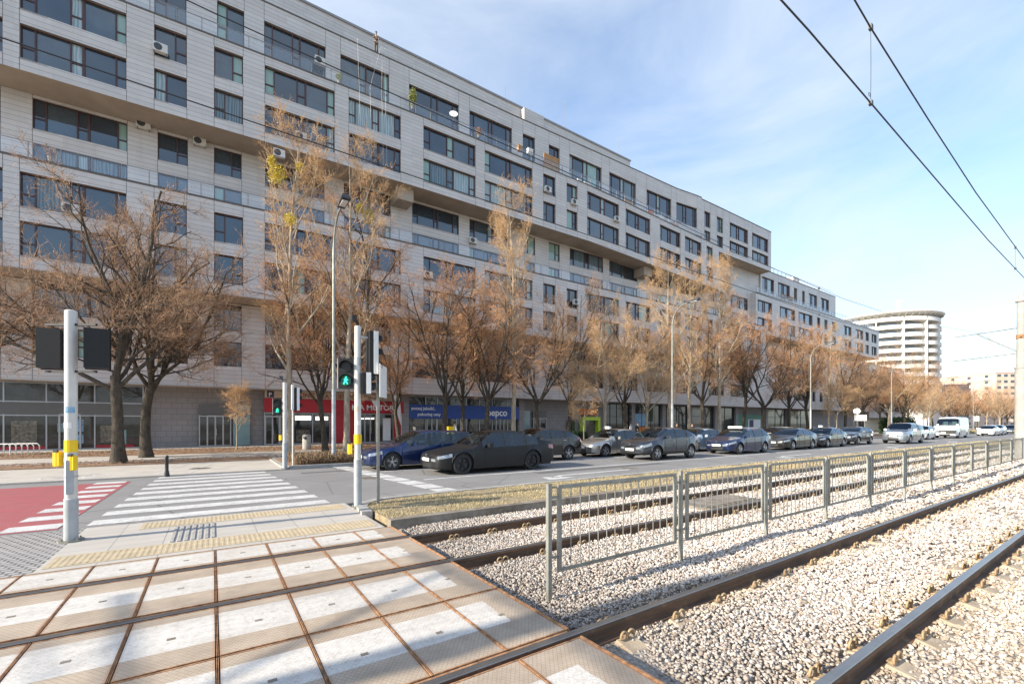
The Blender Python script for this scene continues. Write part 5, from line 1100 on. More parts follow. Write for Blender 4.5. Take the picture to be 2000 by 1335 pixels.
        b.bar((mxp+.06, sd*(hw-.08), zb-.08), (mxp+.05, yy, zb-.02), .03); b.build('wing_mirror', paint, e)
    if detail:
        b = MB()      # shut lines and handles
        xsd = [s.side[0]+.10, s.pil[0][0]+.02 if s.pil else s.side[1], s.pil[-1][1]+.12 if s.pil else s.side[1]+.1]
        for xv in xsd:
            for sd in (-1, 1):
                A = ring(xv)[0]; B = A[1:4]
                for p, q in zip(A[0:3], B): b.bar((xv, sd*(p[0]+.0035), p[1]), (xv, sd*(q[0]+.0035), q[1]), .008, .006)
        b.build('door_gap', M['black'], e)
        b = MB()
        for xv in (xsd[1]-.22, xsd[2]-.25):
            for sd in (-1, 1): b.box(xv-.09, xv+.09, sd*(hw+.012)-.014, sd*(hw+.012)+.014, belt(xv)-.13, belt(xv)-.10)
        b.build('door_handle', M['chrome'] if rim == 'rim' else paint, e)
        b = MB(); zc = (s.belt[0][1]+.02)
        b.box(-.075, -.055, -.33, .33, zc-.03, zc-.015); b.lathe([(0,0),(.05,0),(.05,.02),(0,.02)], 12, axis='x', c=(-.08, 0, zc+.02)); b.build('badge', M['chrome'], e)
    if taxi: b = MB(); b.box(s.L*.40, s.L*.40+.16, -.32*taxi, .32*taxi, s.H, s.H+.13); b.build('roof_sign', M['white'], e)
    return e
PT = {k: paintm('paint_'+k, *v) for k, v in dict(blue=((.006,.022,.095),.5), matt=((.015,.015,.016),.3,.42), black=((.008,.008,.010),.3), silver=((.42,.41,.39),.75), slate=((.045,.052,.07),.6), sky=((.46,.54,.62),.6), navy=((.006,.018,.07),.4), dark=((.022,.024,.028),.5), dark2=((.03,.034,.042),.5), steel=((.34,.38,.42),.75), white=((.78,.78,.77),.05), cream=((.62,.60,.50),.1), pearl=((.6,.62,.64),.6), warm=((.025,.023,.022),.5)).items()}
cars = [
 ('estate_car', 'dark blue estate car at the head of the kerbside lane, nose behind the signal pole', spec('wagon', 4.70, 1.86, 1.48), 'blue', 4.70, 17.12, {}),
 ('saloon_car', 'matt dark grey saloon with black wheels, first at the stop line in the middle lane', spec('sedan', 5.06, 1.90, 1.50, fw=.90, rw=3.89, r=.355), 'matt', 6.25, 14.50, dict(rim='rimblack')),
 ('compact_suv', 'black coupe-shaped compact car half hidden behind the matt grey saloon', spec('suvc', 4.40, 1.82, 1.55), 'black', 10.75, 16.95, {}),
 ('saloon_car', 'silver saloon taxi with a white roof lamp, behind the slate crossover', spec('sedan', 4.70, 1.82, 1.46), 'silver', 16.2, 17.35, dict(taxi=.5)),
 ('crossover_car', 'slate grey crossover with black cladding in the middle of the queue', spec('suvc', 4.39, 1.80, 1.56, fw=.88, rw=3.52), 'slate', 16.62, 14.42, dict(trim=True)),
 ('saloon_car', 'pale blue saloon seen between the slate crossover and the navy taxi', spec('sedan', 4.7, 1.82, 1.44), 'sky', 23.6, 17.0, {}),
 ('hatchback_taxi', 'navy blue liftback taxi with a long white roof sign', spec('hatch', 4.66, 1.81, 1.46), 'navy', 23.95, 14.45, dict(taxi=1.3)),
 ('estate_car', 'pale silver estate behind the navy taxi', spec('wagon', 4.7, 1.82, 1.47), 'pearl', 29.2, 17.3, {}),
 ('saloon_car', 'dark brown-black saloon directly behind the navy taxi', spec('sedan', 4.80, 1.85, 1.45), 'warm', 30.6, 14.6, {}),
 ('hatchback', 'cream hatchback partly hidden behind the dark saloons', spec('hatch', 4.2, 1.76, 1.48), 'cream', 35.2, 17.3, {}),
 ('saloon_car', 'dark saloon taxi with a small white roof lamp, behind the brown-black saloon', spec('sedan', 4.70, 1.82, 1.47), 'dark', 36.1, 14.65, dict(taxi=.4)),
 ('hatchback', 'dark grey wedge-shaped hatchback at the end of the dark queue', spec('suvc', 4.48, 1.76, 1.48), 'dark2', 42.55, 14.85, {}),
 ('pickup_truck', 'silver-blue double-cab pickup with a hard canopy in the near lane', spec('pickup', 5.33, 1.86, 1.80), 'steel', 48.35, 13.15, dict(cat='pickup truck')),
 ('hatchback', 'small white car between the pickup and the white van', spec('hatch', 4.1, 1.74, 1.50), 'white', 62.8, 15.2, {}),
 ('panel_van', 'tall white panel van with a dark patch on its front bumper', spec('van', 5.95, 2.05, 2.50), 'white', 71.6, 14.7, dict(cat='van')),
 ('saloon_car', 'white saloon in the far distance right of the van', spec('sedan', 4.7, 1.82, 1.46), 'white', 89, 14.2, {}),
 ('hatchback', 'silver car just behind the distant white saloon', spec('hatch', 4.3, 1.8, 1.5), 'pearl', 97, 14.6, {}),
 ('estate_car', 'dark car farthest away next to the mast', spec('wagon', 4.7, 1.82, 1.5), 'dark2', 108, 14.4, {}),
]
for nm, lb, sp_, pt, x, y, kw in cars:
    c = make_car(nm, lb, sp_, PT[pt], **kw); c.location = (x, y, -.018)
    if nm == 'panel_van': q = MB(); q.box(-.10, .04, -.95, -.1, .55, .95); q.build('damaged_bumper', M['black'], c)
# ------------------------------------------------------------------ wall mounted units etc.
def ac(px, py, Y, fan='front'):
    x = at(px, Y).x; z = zof(px, py, Y); return x, z
ac0 = None
ACS = [(45,12,'above the top left corner of the picture'),(313,95,'beside a third floor window near the top left'),(280,243,'under the soffit on the left, yellowed'),(390,277,'under the soffit, right of the yellowed one'),(138,408,'hanging in front of a window behind the left tree'),(625,120,'on the top terrace right of a wide window'),(588,267,'below the soffit-level window above the pale tree'),(1070,370,'in the upper narrow window at centre'),(1122,395,'beside the second narrow window at centre'),(1205,428,'at the lower corner of a wide window right of centre'),(924,470,'in the recessed storey under the soffit at centre'),(836,537,'beside the lower window at centre'),(1125,590,'in a lower narrow window behind the bare trees'),(545,300,'by the window behind the tall pale tree')]
for px, py, lb in ACS:
    rec = py in (243, 277, 470); Y = (YR if rec else YA)(at(px, 36).x); Y = YT(at(px, 36).x) if py in (12, 120) else Y
    Yc = Y-.22; x, z = ac(px, py, Yc)
    if ac0 is None:
        e = empty('air_conditioner', (x, Yc, z), 'boxy white air conditioner '+lb, 'air conditioner', 'outdoor air conditioner units on the facade'); ac0 = e
        b = MB(); b.box(-.42, .42, -.16, .16, -.30, .30); b.build('casing', M['ac'], e); b = MB(); b.lathe([(0,-.165),(.23,-.165),(.24,-.175),(.25,-.165)], 20, axis='y', c=(-.12,0,0)); b.build('fan', M['darkgrey'], e); b = MB(); b.box(-.36, -.32, -.15, .25, -.34, -.30); b.box(.32, .36, -.15, .25, -.34, -.30); b.build('bracket', M['steel_galv'], e)
    else: dup(ac0, (x, Yc, z), label='boxy white air conditioner '+lb, sc=.9)
e = empty('satellite_dish', (at(886,35.9).x, 35.9, zof(886,222,35.9)), 'white satellite dish on the top terrace railing', 'satellite dish'); b = MB(); b.lathe([(0,.08),(.2,.06),(.36,0),(.38,0),(.2,.075)], 24, axis='y'); b.build('dish', M['white'], e, smooth=True).rotation_euler = (R(-20),0,R(-25)); b = MB(); b.bar((0,.05,0),(0,.1,-.6),.04); b.bar((0,0,-.1),(-.1,-.35,0),.02); b.build('arm', M['steel_galv'], e)
def leafball(name, c, r_, n, mat, label, cat, seed=0, flat=1, size=.06, kind=None, pot=True):
    rg = np.random.default_rng(seed); d = rg.normal(size=(n, 3)); d /= np.linalg.norm(d, axis=1)[:, None]; P = d*(rg.random(n)**.5)[:, None]*np.array(r_)
    e = empty(name, c, label, cat); 
    A = rg.normal(size=(n, 3))*size; B = rg.normal(size=(n, 3))*size; V = np.stack([P, P+A, P+B], 1); npmesh('foliage', V.reshape(-1, 3), np.arange(n*3).reshape(-1, 3), M[mat], e)
    if pot: b = MB(); b.lathe([(0,-r_[2]-.25),(.13,-r_[2]-.25),(.17,-r_[2]),(0,-r_[2])], 12); b.tube([(0,0,-r_[2]),(0,0,r_[2]*.3)], .02, 5); b.build('planter', M['curb_dirty'], e)
    return e
M['yellowgreen'] = pm('yellow_green_leaves', (.35, .33, .06), .7, sc=5, c2=(.12, .18, .04))
leafball('potted_tree', (at(806,36.2).x, 36.2, zof(806,190,36.2)), (.35,.35,.8), 900, 'yellowgreen', 'slim potted conifer on the top terrace, yellowish', 'potted plant', 1)
leafball('potted_tree', (at(663,36.2).x, 36.2, zof(663,150,36.2)), (.25,.25,.35), 300, 'yellowgreen', 'small green pot plant behind the terrace glass left of the roof worker', 'potted plant', 2)
leafball('potted_shrub', (at(935,36.2).x, 36.2, zof(935,257,36.2)), (.35,.35,.35), 500, 'twig_or', 'orange dried shrub in a box on the top terrace', 'potted plant', 3)
leafball('potted_shrub', (at(112,38.9).x, 37.6, zof(112,300,37.6)), (.3,.3,.3), 300, 'twig', 'dry plant behind the lower terrace glass on the left', 'potted plant', 4)
e = empty('terrace_screen', (at(1062,35.9).x, 35.85, zof(1062,322,35.85)), 'orange wooden slatted screen on the top terrace', 'screen'); b = MB()
Lw = at(1090,35.9).x-at(1062,35.9).x
for i in range(7): b.box(0, Lw, -.02, .02, -.1+i*.2, .06+i*.2)
for i in range(4): b.box(Lw*i/3-.04, Lw*i/3+.04, .02, .06, -.1, 1.3)
b.build('slats', M['wood'], e)
for i, (px, py, w_, col) in enumerate(((1130,355,.5,'white'),(1145,362,.8,'cloth_white'),(1165,372,.5,'darkgrey'),(1225,395,1.2,'wood'),(1270,415,.6,'orange'),(1290,425,.9,'cloth_white'),(1320,437,.8,'salm'),(1035,296,.6,'cloth_white'),(1015,290,.5,'wood'),(1530,578,1.6,'twig'),(1545,583,1.2,'wood'))):
    if col == 'salm': col = 'pink'
    Y = (YA(at(px,36).x) if px < 1500 else 36.8)+.45; z = zof(px, py, Y); b = MB()
    b.box(-w_/2, w_/2, -.15, .15, 0, .5)
    for k in range(3): b.box(-w_/2+.02, w_/2-.02, -.17, -.15, .06+k*.15, .14+k*.15)
    b.box(-w_/2-.03, w_/2+.03, -.18, .18, .5, .54)
    o = b.build('terrace_box', M[col]); o.location = (at(px, Y).x, Y, z-.3); tag(o, ['white storage box on the terrace right of the wooden screen','pale covered furniture behind the terrace glass','dark crate on the terrace in front of a window','brown planter box on the curved part of the terrace','orange box at the terrace railing','white bench at the terrace railing','salmon storage box farther along the terrace','pale box left of the wooden screen','small brown planter left of the wooden screen','brown parasol base and planter on the far terrace','second brown planter on the far terrace'][i], 'box')
# flags, bin, bike racks
e = empty('feather_flag', (at(784,37.5).x, 37.5, .07), 'tall white feather flag in front of the red showroom', 'flag'); b = MB(); b.tube([(0,0,0),(0,0,2.2),(-.15,0,3.6),(-.6,0,4.3)], .02, 6); b.build('pole', M['white'], e)
b = MB(); b.add([(0,.01,1.4),(-.12,.01,3.2),(-.55,.01,4.25),(-.78,.01,4.2),(-.62,.01,3.2),(-.3,.01,2.2)], [(0,1,4,5),(1,2,3,4)]); b.add([(0,-.01,1.4),(-.12,-.01,3.2),(-.55,-.01,4.25),(-.78,-.01,4.2),(-.62,-.01,3.2),(-.3,-.01,2.2)], [(5,4,1,0),(4,3,2,1)]); b.build('cloth', M['cloth_white'], e)
e = empty('feather_flag', (at(738,37.6).x, 37.6, .07), 'second white flag, mostly hidden behind the thin sign post', 'flag'); b = MB(); b.tube([(0,0,0),(0,0,3.6)], .02, 6); b.build('pole', M['white'], e); b = MB(); b.add([(0,.01,2.6),(0,.01,3.6),(-.55,.01,3.6)], [(0,1,2)]); b.build('cloth', M['cloth_white'], e)
e = empty('litter_bin', (at(599,31).x, 31, .06), 'grey concrete litter bin in front of the showroom window', 'litter bin'); b = MB(); b.lathe([(.0,0),(.24,0),(.26,.1),(.26,.85),(.22,.95),(.0,.97)], 20); b.build('body', M['curb'], e, smooth=True, sharp=40); b = MB(); b.box(-.3, .0, -.2, -.1, .68, .82); b.build('opening', M['black'], e).rotation_euler = (0,0,R(30))
r0 = None
for i in range(6):
    x = at(8+i*11.5, 34.5).x
    if r0 is None: e = empty('bicycle_stand', (x, 34.5, .05), 'small white hoop bicycle stand in front of the left shop window', 'bicycle stand', 'white hoop bicycle stands'); b = MB(); b.tube([(0,-.3,0),(0,-.3,.5),(0,-.2,.6),(0,.2,.6),(0,.3,.5),(0,.3,0)], .025, 6); b.build('hoop', M['white'], e); r0 = e; e.rotation_euler = (0,0,R(60))
    else: dup(r0, (x, 34.5, .05))
# ------------------------------------------------------------------ trees
def perp(d, rs):
    v = Vector((rs.gauss(0,1), rs.gauss(0,1), rs.gauss(0,1))); v = v-d*v.dot(d); return v.normalized()
def gen_tree(seed, kind):
    rs = random.Random(seed); rg = np.random.default_rng(seed); br = MB(); T0, T1, TR = [], [], []
    cfg = dict(
      A=dict(H=14.5, r=.225, cnt=[7,9,5,10], ang=[(14,60),(26,58),(30,65)], ln=[7.4,3.1,1.5,.62], up=[.07,.06,.04]),
      C=dict(H=12, r=.18, cnt=[7,9,6,8], ang=[(14,54),(28,60),(30,65)], ln=[7.9,3.0,1.5,.62], up=[.07,.05,.04]),
      B=dict(H=18.5, r=.20, cnt=[22,6,4,6], ang=[(28,48),(25,50),(28,55)], ln=[4.4,1.9,1.0,.55], up=[.14,.10,.08]),
      D=dict(H=4.2, r=.05, cnt=[12,6,4,6], ang=[(25,50),(28,55),(30,60)], ln=[1.5,.75,.45,.3], up=[.10,.06,.05]))[kind]
    def path(p, d, ln, r0, r1, n, wob, up):
        pts = [p.copy()]; dd = d.copy()
        for i in range(n):
            dd = (dd+Vector((rs.gauss(0,wob), rs.gauss(0,wob), rs.gauss(0,wob*.6)+up))).normalized(); pts.append(pts[-1]+dd*(ln/n))
        rad = [r0+(r1-r0)*i/n for i in range(n+1)]; return pts, rad
    def samp(pts, t):
        f = t*(len(pts)-1); i = min(int(f), len(pts)-2); return pts[i].lerp(pts[i+1], f-i), (pts[i+1]-pts[i]).normalized(), f-i, i
    def grow(p, d, ln, r0, lv):
        n = [7,6,4][lv-1] if lv < 4 else 3
        pts, rad = path(p, d, ln, r0, r0*.30, n, [.13,.17,.22][lv-1], cfg['up'][lv-1])
        br.tube(pts, rad, [7,5,3][lv-1], cap=False)
        c = cfg['cnt'][lv]
        if lv < 3:
            for i in range(c):
                t = (.22+.78*(i+rs.random())/c) if lv == 1 else (.12+.88*(i+rs.random())/c); q, dd, _, k = samp(pts, min(t, .999)); a = R(rs.uniform(*cfg['ang'][lv])); nd = (dd*math.cos(a)+perp(dd, rs)*math.sin(a)).normalized()
                grow(q, nd, cfg['ln'][lv]*rs.uniform(.65,1.15)*(1-.35*t)*(ln/cfg['ln'][lv-1])**.5, max(.006, rad[k]*.62), lv+1)
        else:
            for i in range(c):
                t = .05+.95*(i+rs.random())/c; q, dd, _, k = samp(pts, min(t, .999)); a = R(rs.uniform(20, 70)); nd = (dd*math.cos(a)+perp(dd, rs)*math.sin(a)); nd.z += .12; nd.normalize()
                l = cfg['ln'][3]*rs.uniform(.5,1.2); m_ = q+nd*l*.5; nd2 = (nd+Vector((rs.gauss(0,.3), rs.gauss(0,.3), rs.gauss(.08,.3)))).normalized(); e_ = m_+nd2*l*.5
                T0.append(q); T1.append(m_); TR.append(.0085 if kind != 'A' else .0075); T0.append(m_); T1.append(e_); TR.append(.007 if kind != 'A' else .0055)
                nd3 = (nd+perp(nd, rs)*.8).normalized(); T0.append(m_); T1.append(m_+nd3*l*.4); TR.append(.006 if kind != 'A' else .005)
    H = cfg['H']
    if kind in ('A', 'C'):
        sh = 3.9 if kind == 'A' else 3.9; pts, rad = path(Vector((0,0,-.1)), Vector((rs.uniform(-.05,.05), rs.uniform(-.05,.05), 1)), sh, cfg['r'], cfg['r']*.8, 6, .04, .2); rad[0] *= 1.55; rad[1] *= 1.15
        br.tube(pts, rad, 14, cap=False); top = pts[-1]; n = cfg['cnt'][0]
        for i in range(n):
            az = i*2*math.pi/n+rs.uniform(-.3,.3); a = R(rs.uniform(*cfg['ang'][0])) if i else R(6); nd = Vector((math.sin(a)*math.cos(az), math.sin(a)*math.sin(az), math.cos(a)))
            q = top-Vector((0,0,rs.uniform(0,.8) if i else 0)); grow(q, nd, cfg['ln'][0]*rs.uniform(.85,1.1)*(1.25 if i == 0 else 1), cfg['r']*(.62 if i == 0 else .42), 1)
        # low side branches
        for i in range(5 if kind == 'A' else 1):
            az = rs.uniform(0, 6.28); nd = Vector((math.cos(az), math.sin(az), rs.uniform(.1,.5))).normalized(); grow(top+Vector((0,0,rs.uniform(0,.9))), nd, cfg['ln'][0]*.62, cfg['r']*.22, 1)
    else:
        pts, rad = path(Vector((0,0,-.1)), Vector((rs.uniform(-.04,.04), rs.uniform(-.04,.04), 1)), H*.96, cfg['r'], cfg['r']*.10, 14, .03, .12); rad[0] *= 1.35
        br.tube(pts, rad, 12, cap=False); n = cfg['cnt'][0]
        for i in range(n):
            t = (.27 if kind == 'B' else .3)+.70*(i+rs.random())/n; q, dd, _, k = samp(pts, min(t, .99)); az = rs.uniform(0, 6.28); a = R(rs.uniform(*cfg['ang'][0])); nd = Vector((math.sin(a)*math.cos(az), math.sin(a)*math.sin(az), math.cos(a)))
            grow(q, nd, cfg['ln'][0]*rs.uniform(.7,1.1)*(1.15-.75*abs(t-.45)-.3*max(0,t-.6)), max(.012, rad[k]*.5), 1)
    T0, T1, TR = np.array(T0), np.array(T1), np.array(TR)*(1 if kind != 'D' else .6)
    d = T1-T0; d /= np.linalg.norm(d, axis=1)[:, None]+1e-9; u = np.cross(d, rg.normal(size=d.shape)); u /= np.linalg.norm(u, axis=1)[:, None]+1e-9; v = np.cross(d, u); V = []
    for end, P in ((1, T0), (.55, T1)):
        for k in range(3): a = 2*np.pi*k/3; V.append(P+(u*np.cos(a)+v*np.sin(a))*(TR*end)[:, None])
    V = np.stack(V, 1).reshape(-1, 3); n = len(T0); f = np.array([(0,1,4,3),(1,2,5,4),(2,0,3,5)]); F = (f[None]+(np.arange(n)*6)[:, None, None]).reshape(-1, 4)
    # bud and seed clusters: tiny leaf-sized faces at the twig ends
    nb = int(n*{'A': .5, 'C': .9, 'B': .3, 'D': .4}[kind]); ix = rg.integers(0, n, nb); P = T1[ix]; sz = .022*(1 if kind != 'B' else .8); A = rg.normal(size=(nb,3))*sz; B = rg.normal(size=(nb,3))*sz; Q = np.stack([P-A*.5, P+B*.6, P+A*.8, P-B*.5], 1).reshape(-1, 3)
    F2 = np.arange(nb*4).reshape(-1, 4)+len(V); print(kind, 'twigs', n)
    return br, np.concatenate([V, Q]), np.concatenate([F, F2])
TM = {}
def tree_proto(key, seed, kind, bk, tw):
    br, V, F = gen_tree(seed, kind)
    me1 = br.build('trunk', M[bk], None, smooth=True); o2 = npmesh('crown', V, F, M[tw]); d = (me1.data, o2.data); bpy.data.objects.remove(me1); bpy.data.objects.remove(o2); TM[key] = d
for args in (('A1',1,'A','bark','twig'),('A2',2,'A','bark','twig'),('C1',3,'C','bark','twig_or'),('C2',4,'C','bark','twig_or'),('C3',5,'C','barklight','twig_pale'),('C4',8,'C','bark','twig'),('B1',6,'B','barklight','twig_pale'),('B2',7,'B','barklight','twig_pale'),('D1',9,'D','barklight','twig_pale')): tree_proto(*args)
def tree(key, px, Y, sc, rz, label, group, x=None, name='bare_tree', sz=None):
    x = at(px, Y).x if x is None else x; e = empty(name, (x, Y, .03), label, 'tree', group, R(rz)); e.scale = (sc, sc, sc*(sz or 1))
    link('trunk', TM[key][0], e); link('crown', TM[key][1], e); return e
G1 = 'bare street trees along the pavement'
TL = [
 ('A1', 232, 25.4, 1.0, 20, 'big bare spreading tree with a thick knobbly trunk, leftmost in the verge'),
 ('A2', 286, 28.6, .98, 110, 'second big bare tree just behind and right of the thick-trunked one'),
 ('A2', -190, 27, .95, 200, 'bare tree mostly beyond the left edge, its twigs reaching into the picture'),
 ('B1', 566, 26.4, 1.0, 0, 'tall pale-barked bare tree left of the nearest street lamp, carrying mistletoe'),
 ('C1', 636, 27.5, .95, 40, 'dark slim tree right behind the nearest street lamp'),
 ('B2', 676, 25.2, .93, 80, 'tall bare tree right of the nearest lamp with orange crown'),
 ('C2', 700, 27.8, 1.0, 10, 'orange-brown bare tree in front of the red showroom'),
 ('C1', 866, 27.0, .95, 150, 'forked bare tree in front of the blue shop sign'),
 ('C2', 950, 26.2, 1.0, 210, 'dark-trunked bare tree beside the last letters of the blue shop sign'),
 ('B1', 1003, 26.0, .98, 130, 'tall pale bare tree in front of the long building at the picture centre'),
 ('C4', 1052, 28.0, .95, 60, 'bare tree in front of the glass entrance right of the blue shop'),
 ('C3', 1180, 25.2, .9, 0, 'bare tree with a pale forked trunk right of the lime green portal'),
 ('C1', 1222, 27.5, 1.0, 300, 'dark bare tree behind the pale forked one'),
 ('B2', 1308, 26.2, .95, 200, 'tall bare tree beside the second street lamp'),
 ('C3', 1262, 25.6, .8, 90, 'small pale bare tree left of the second street lamp'),
 ('B1', 1405, 25.8, 1.05, 260, 'thick-trunked tall bare tree behind the silver crossover queue'),
 ('B2', 1345, 27.5, 1.0, 20, 'tall bare tree between the second lamp and the thick-trunked tree'),
 ('C2', 1372, 28.5, 1.1, 75, 'low orange bare tree between two tall ones'),
 ('C1', 1450, 27.0, 1.15, 190, 'dense bare tree in front of the green hoarding'),
 ('C4', 1495, 26.0, 1.15, 30, 'dense bare tree above the dark saloons'),
 ('C2', 1540, 27.0, 1.15, 100, 'dense bare tree left of the third street lamp'),
 ('C1', 1580, 25.5, 1.1, 10, 'dense bare tree behind the third street lamp'),
 ('B2', 1618, 27.0, .85, 60, 'taller pale tree at the stepped end of the building'),
 ('C4', 1650, 26.0, 1.1, 140, 'dense bare tree above the last dark hatchback'),
 ('C2', 1685, 26.5, 1.1, 220, 'dense bare tree left of the round white sign'),
 ('D1', 462, 33.0, .92, 0, 'little young tree by the A3 entrance'),
 ('D1', 1141, 23.0, 1.05, 70, 'staked thin sapling behind the black compact car'),
 ('D1', 1635, 22.5, 1.4, 30, 'young pale tree behind the dark saloon taxi'), ('D1', 1668, 22.5, 1.35, 120, 'young pale tree behind the last dark hatchback'),
 ('C1', 780, 31.5, .85, 45, 'smaller bare tree between the red showroom and the blue shop'),
 ('C4', 1110, 30.0, .95, 200, 'bare tree in front of the grey wall beside the lime portal'),
 ('C2', 905, 30.5, .9, 320, 'bare tree close to the blue shop front'),
 ('C3', 1735, 24.5, 1.1, 10, 'pale-trunked spreading tree above the pickup'),
]
rsz = random.Random(12)
for k, px, Y, sc, rz, lb in TL:
    tree(k, px, Y, sc*rsz.uniform(.92, 1.06), rz, lb, G1, sz=rsz.uniform(.86, 1.12) if k[0] == 'C' else 1)
# two thick stems on the big left tree
rs = random.Random(5); kk = ['C1', 'C2', 'C4', 'C3']
for i in range(26):
    x = 88+i*6.2; Y = 22.5+(i*37 % 11)*1.2; k = kk[i % 4]
    tree(k, 0, Y, rs.uniform(.75, .95), rs.uniform(0, 360), 'bare brown tree in the distant row along the street beyond the pickup', 'distant bare trees at the end of the street', x=x)
for i in range(10): tree(kk[(i*3) % 4], 0, 34+(i % 3)*5, rs.uniform(.9, 1.1), rs.uniform(0, 360), 'bare brown tree in the second distant row below the round tower', 'distant bare trees below the tower', x=130+i*12)
# mistletoe
for i, (px, py, r_) in enumerate(((541,345,.58),(566,432,.40),(718,425,.42),(700,410,.3),(585,330,.28),(530,318,.26))):
    Y = 26.2 if px < 650 else 25.4; c = (at(px, Y).x, Y-.2, zof(px, py, Y))
    leafball('mistletoe', c, (r_*.8, r_*.8, r_), int(2200*r_), 'mistle', ['largest yellow mistletoe ball high in the pale tree left of the lamp', 'bright yellow mistletoe ball below the largest one', 'yellow mistletoe ball in the tree right of the lamp', 'smaller yellow mistletoe ball just left of the one right of the lamp', 'faint yellow mistletoe ball at the upper right of the largest', 'small yellow mistletoe ball at the upper left of the largest'][i], 'mistletoe', 20+i, size=.035, pot=False)
# hedges
def hedge(name, x0, x1, y0, y1, h, n, label, mat='hedge', th=.006):
    rg = np.random.default_rng(int(x0*10)); P = np.stack([rg.uniform(x0, x1, n), rg.uniform(y0, y1, n), rg.uniform(0.02, h, n)*rg.uniform(.5, 1, n)], 1); d = rg.normal(size=(n,3))*.5+np.array([0,0,.8]); d /= np.linalg.norm(d, axis=1)[:, None]; ln_ = rg.uniform(.06,.2,n)[:, None]; s_ = np.cross(d, rg.normal(size=(n,3))); s_ /= np.linalg.norm(s_, axis=1)[:, None]
    V = np.stack([P-s_*th*1.5, P+s_*th*1.5, P+d*ln_+s_*th, P+d*ln_-s_*th], 1).reshape(-1,3); F = np.arange(n*4).reshape(-1,4)
    tag(npmesh(name, V, F, M[mat]), label, 'hedge')
hedge('hedge', 2.75, 11.5, 19.5, 22.3, .42, 46000, 'low brown leafless hedge behind the far signal poles', th=.007)
hedge('hedge', 15.5, 26, 19.6, 22.0, .55, 30000, 'low reddish hedge behind the silver taxi', th=.009)
hedge('hedge', 52, 64, 19.6, 22.0, 1.1, 30000, 'taller reddish hedge at the foot of the round white sign', th=.014)
hedge('hedge', 80, 112, 18.9, 20.5, .6, 16000, 'dry straw-coloured strip beside the distant white van', 'grass', .03)
hedge('shrub', at(1117,31).x, at(1137,31).x, 30.2, 31.8, .95, 20000, 'dark evergreen shrub beside the lime green portal', 'evergreen', .02)
hedge('shrub', 92, 100, 24, 27, 2.8, 24000, 'dark evergreen bush under the distant trees', 'evergreen', .05)
# ------------------------------------------------------------------ people
def skinmesh(name, pts, edges, rad, mat, parent, sub=1):
    me = bpy.data.meshes.new(name+'_cage'); me.from_pydata(pts, edges, []); me.update(); o = bpy.data.objects.new(name, me); COL.objects.link(o)
    md = o.modifiers.new('s', 'SKIN'); md.use_smooth_shade = True
    if not me.skin_vertices: me.attributes.new('', 'FLOAT', 'POINT') if False else None
    for i, r_ in enumerate(rad): me.skin_vertices[0].data[i].radius = (r_, r_) if not isinstance(r_, tuple) else r_
    me.skin_vertices[0].data[0].use_root = True
    s2 = o.modifiers.new('u', 'SUBSURF'); s2.levels = sub; s2.render_levels = sub
    bpy.context.view_layer.update(); dg = bpy.context.evaluated_depsgraph_get(); m2 = bpy.data.meshes.new_from_object(o.evaluated_get(dg)); bpy.data.objects.remove(o); m2.name = name; m2.materials.clear(); m2.materials.append(mat)
    return link(name, m2, parent)
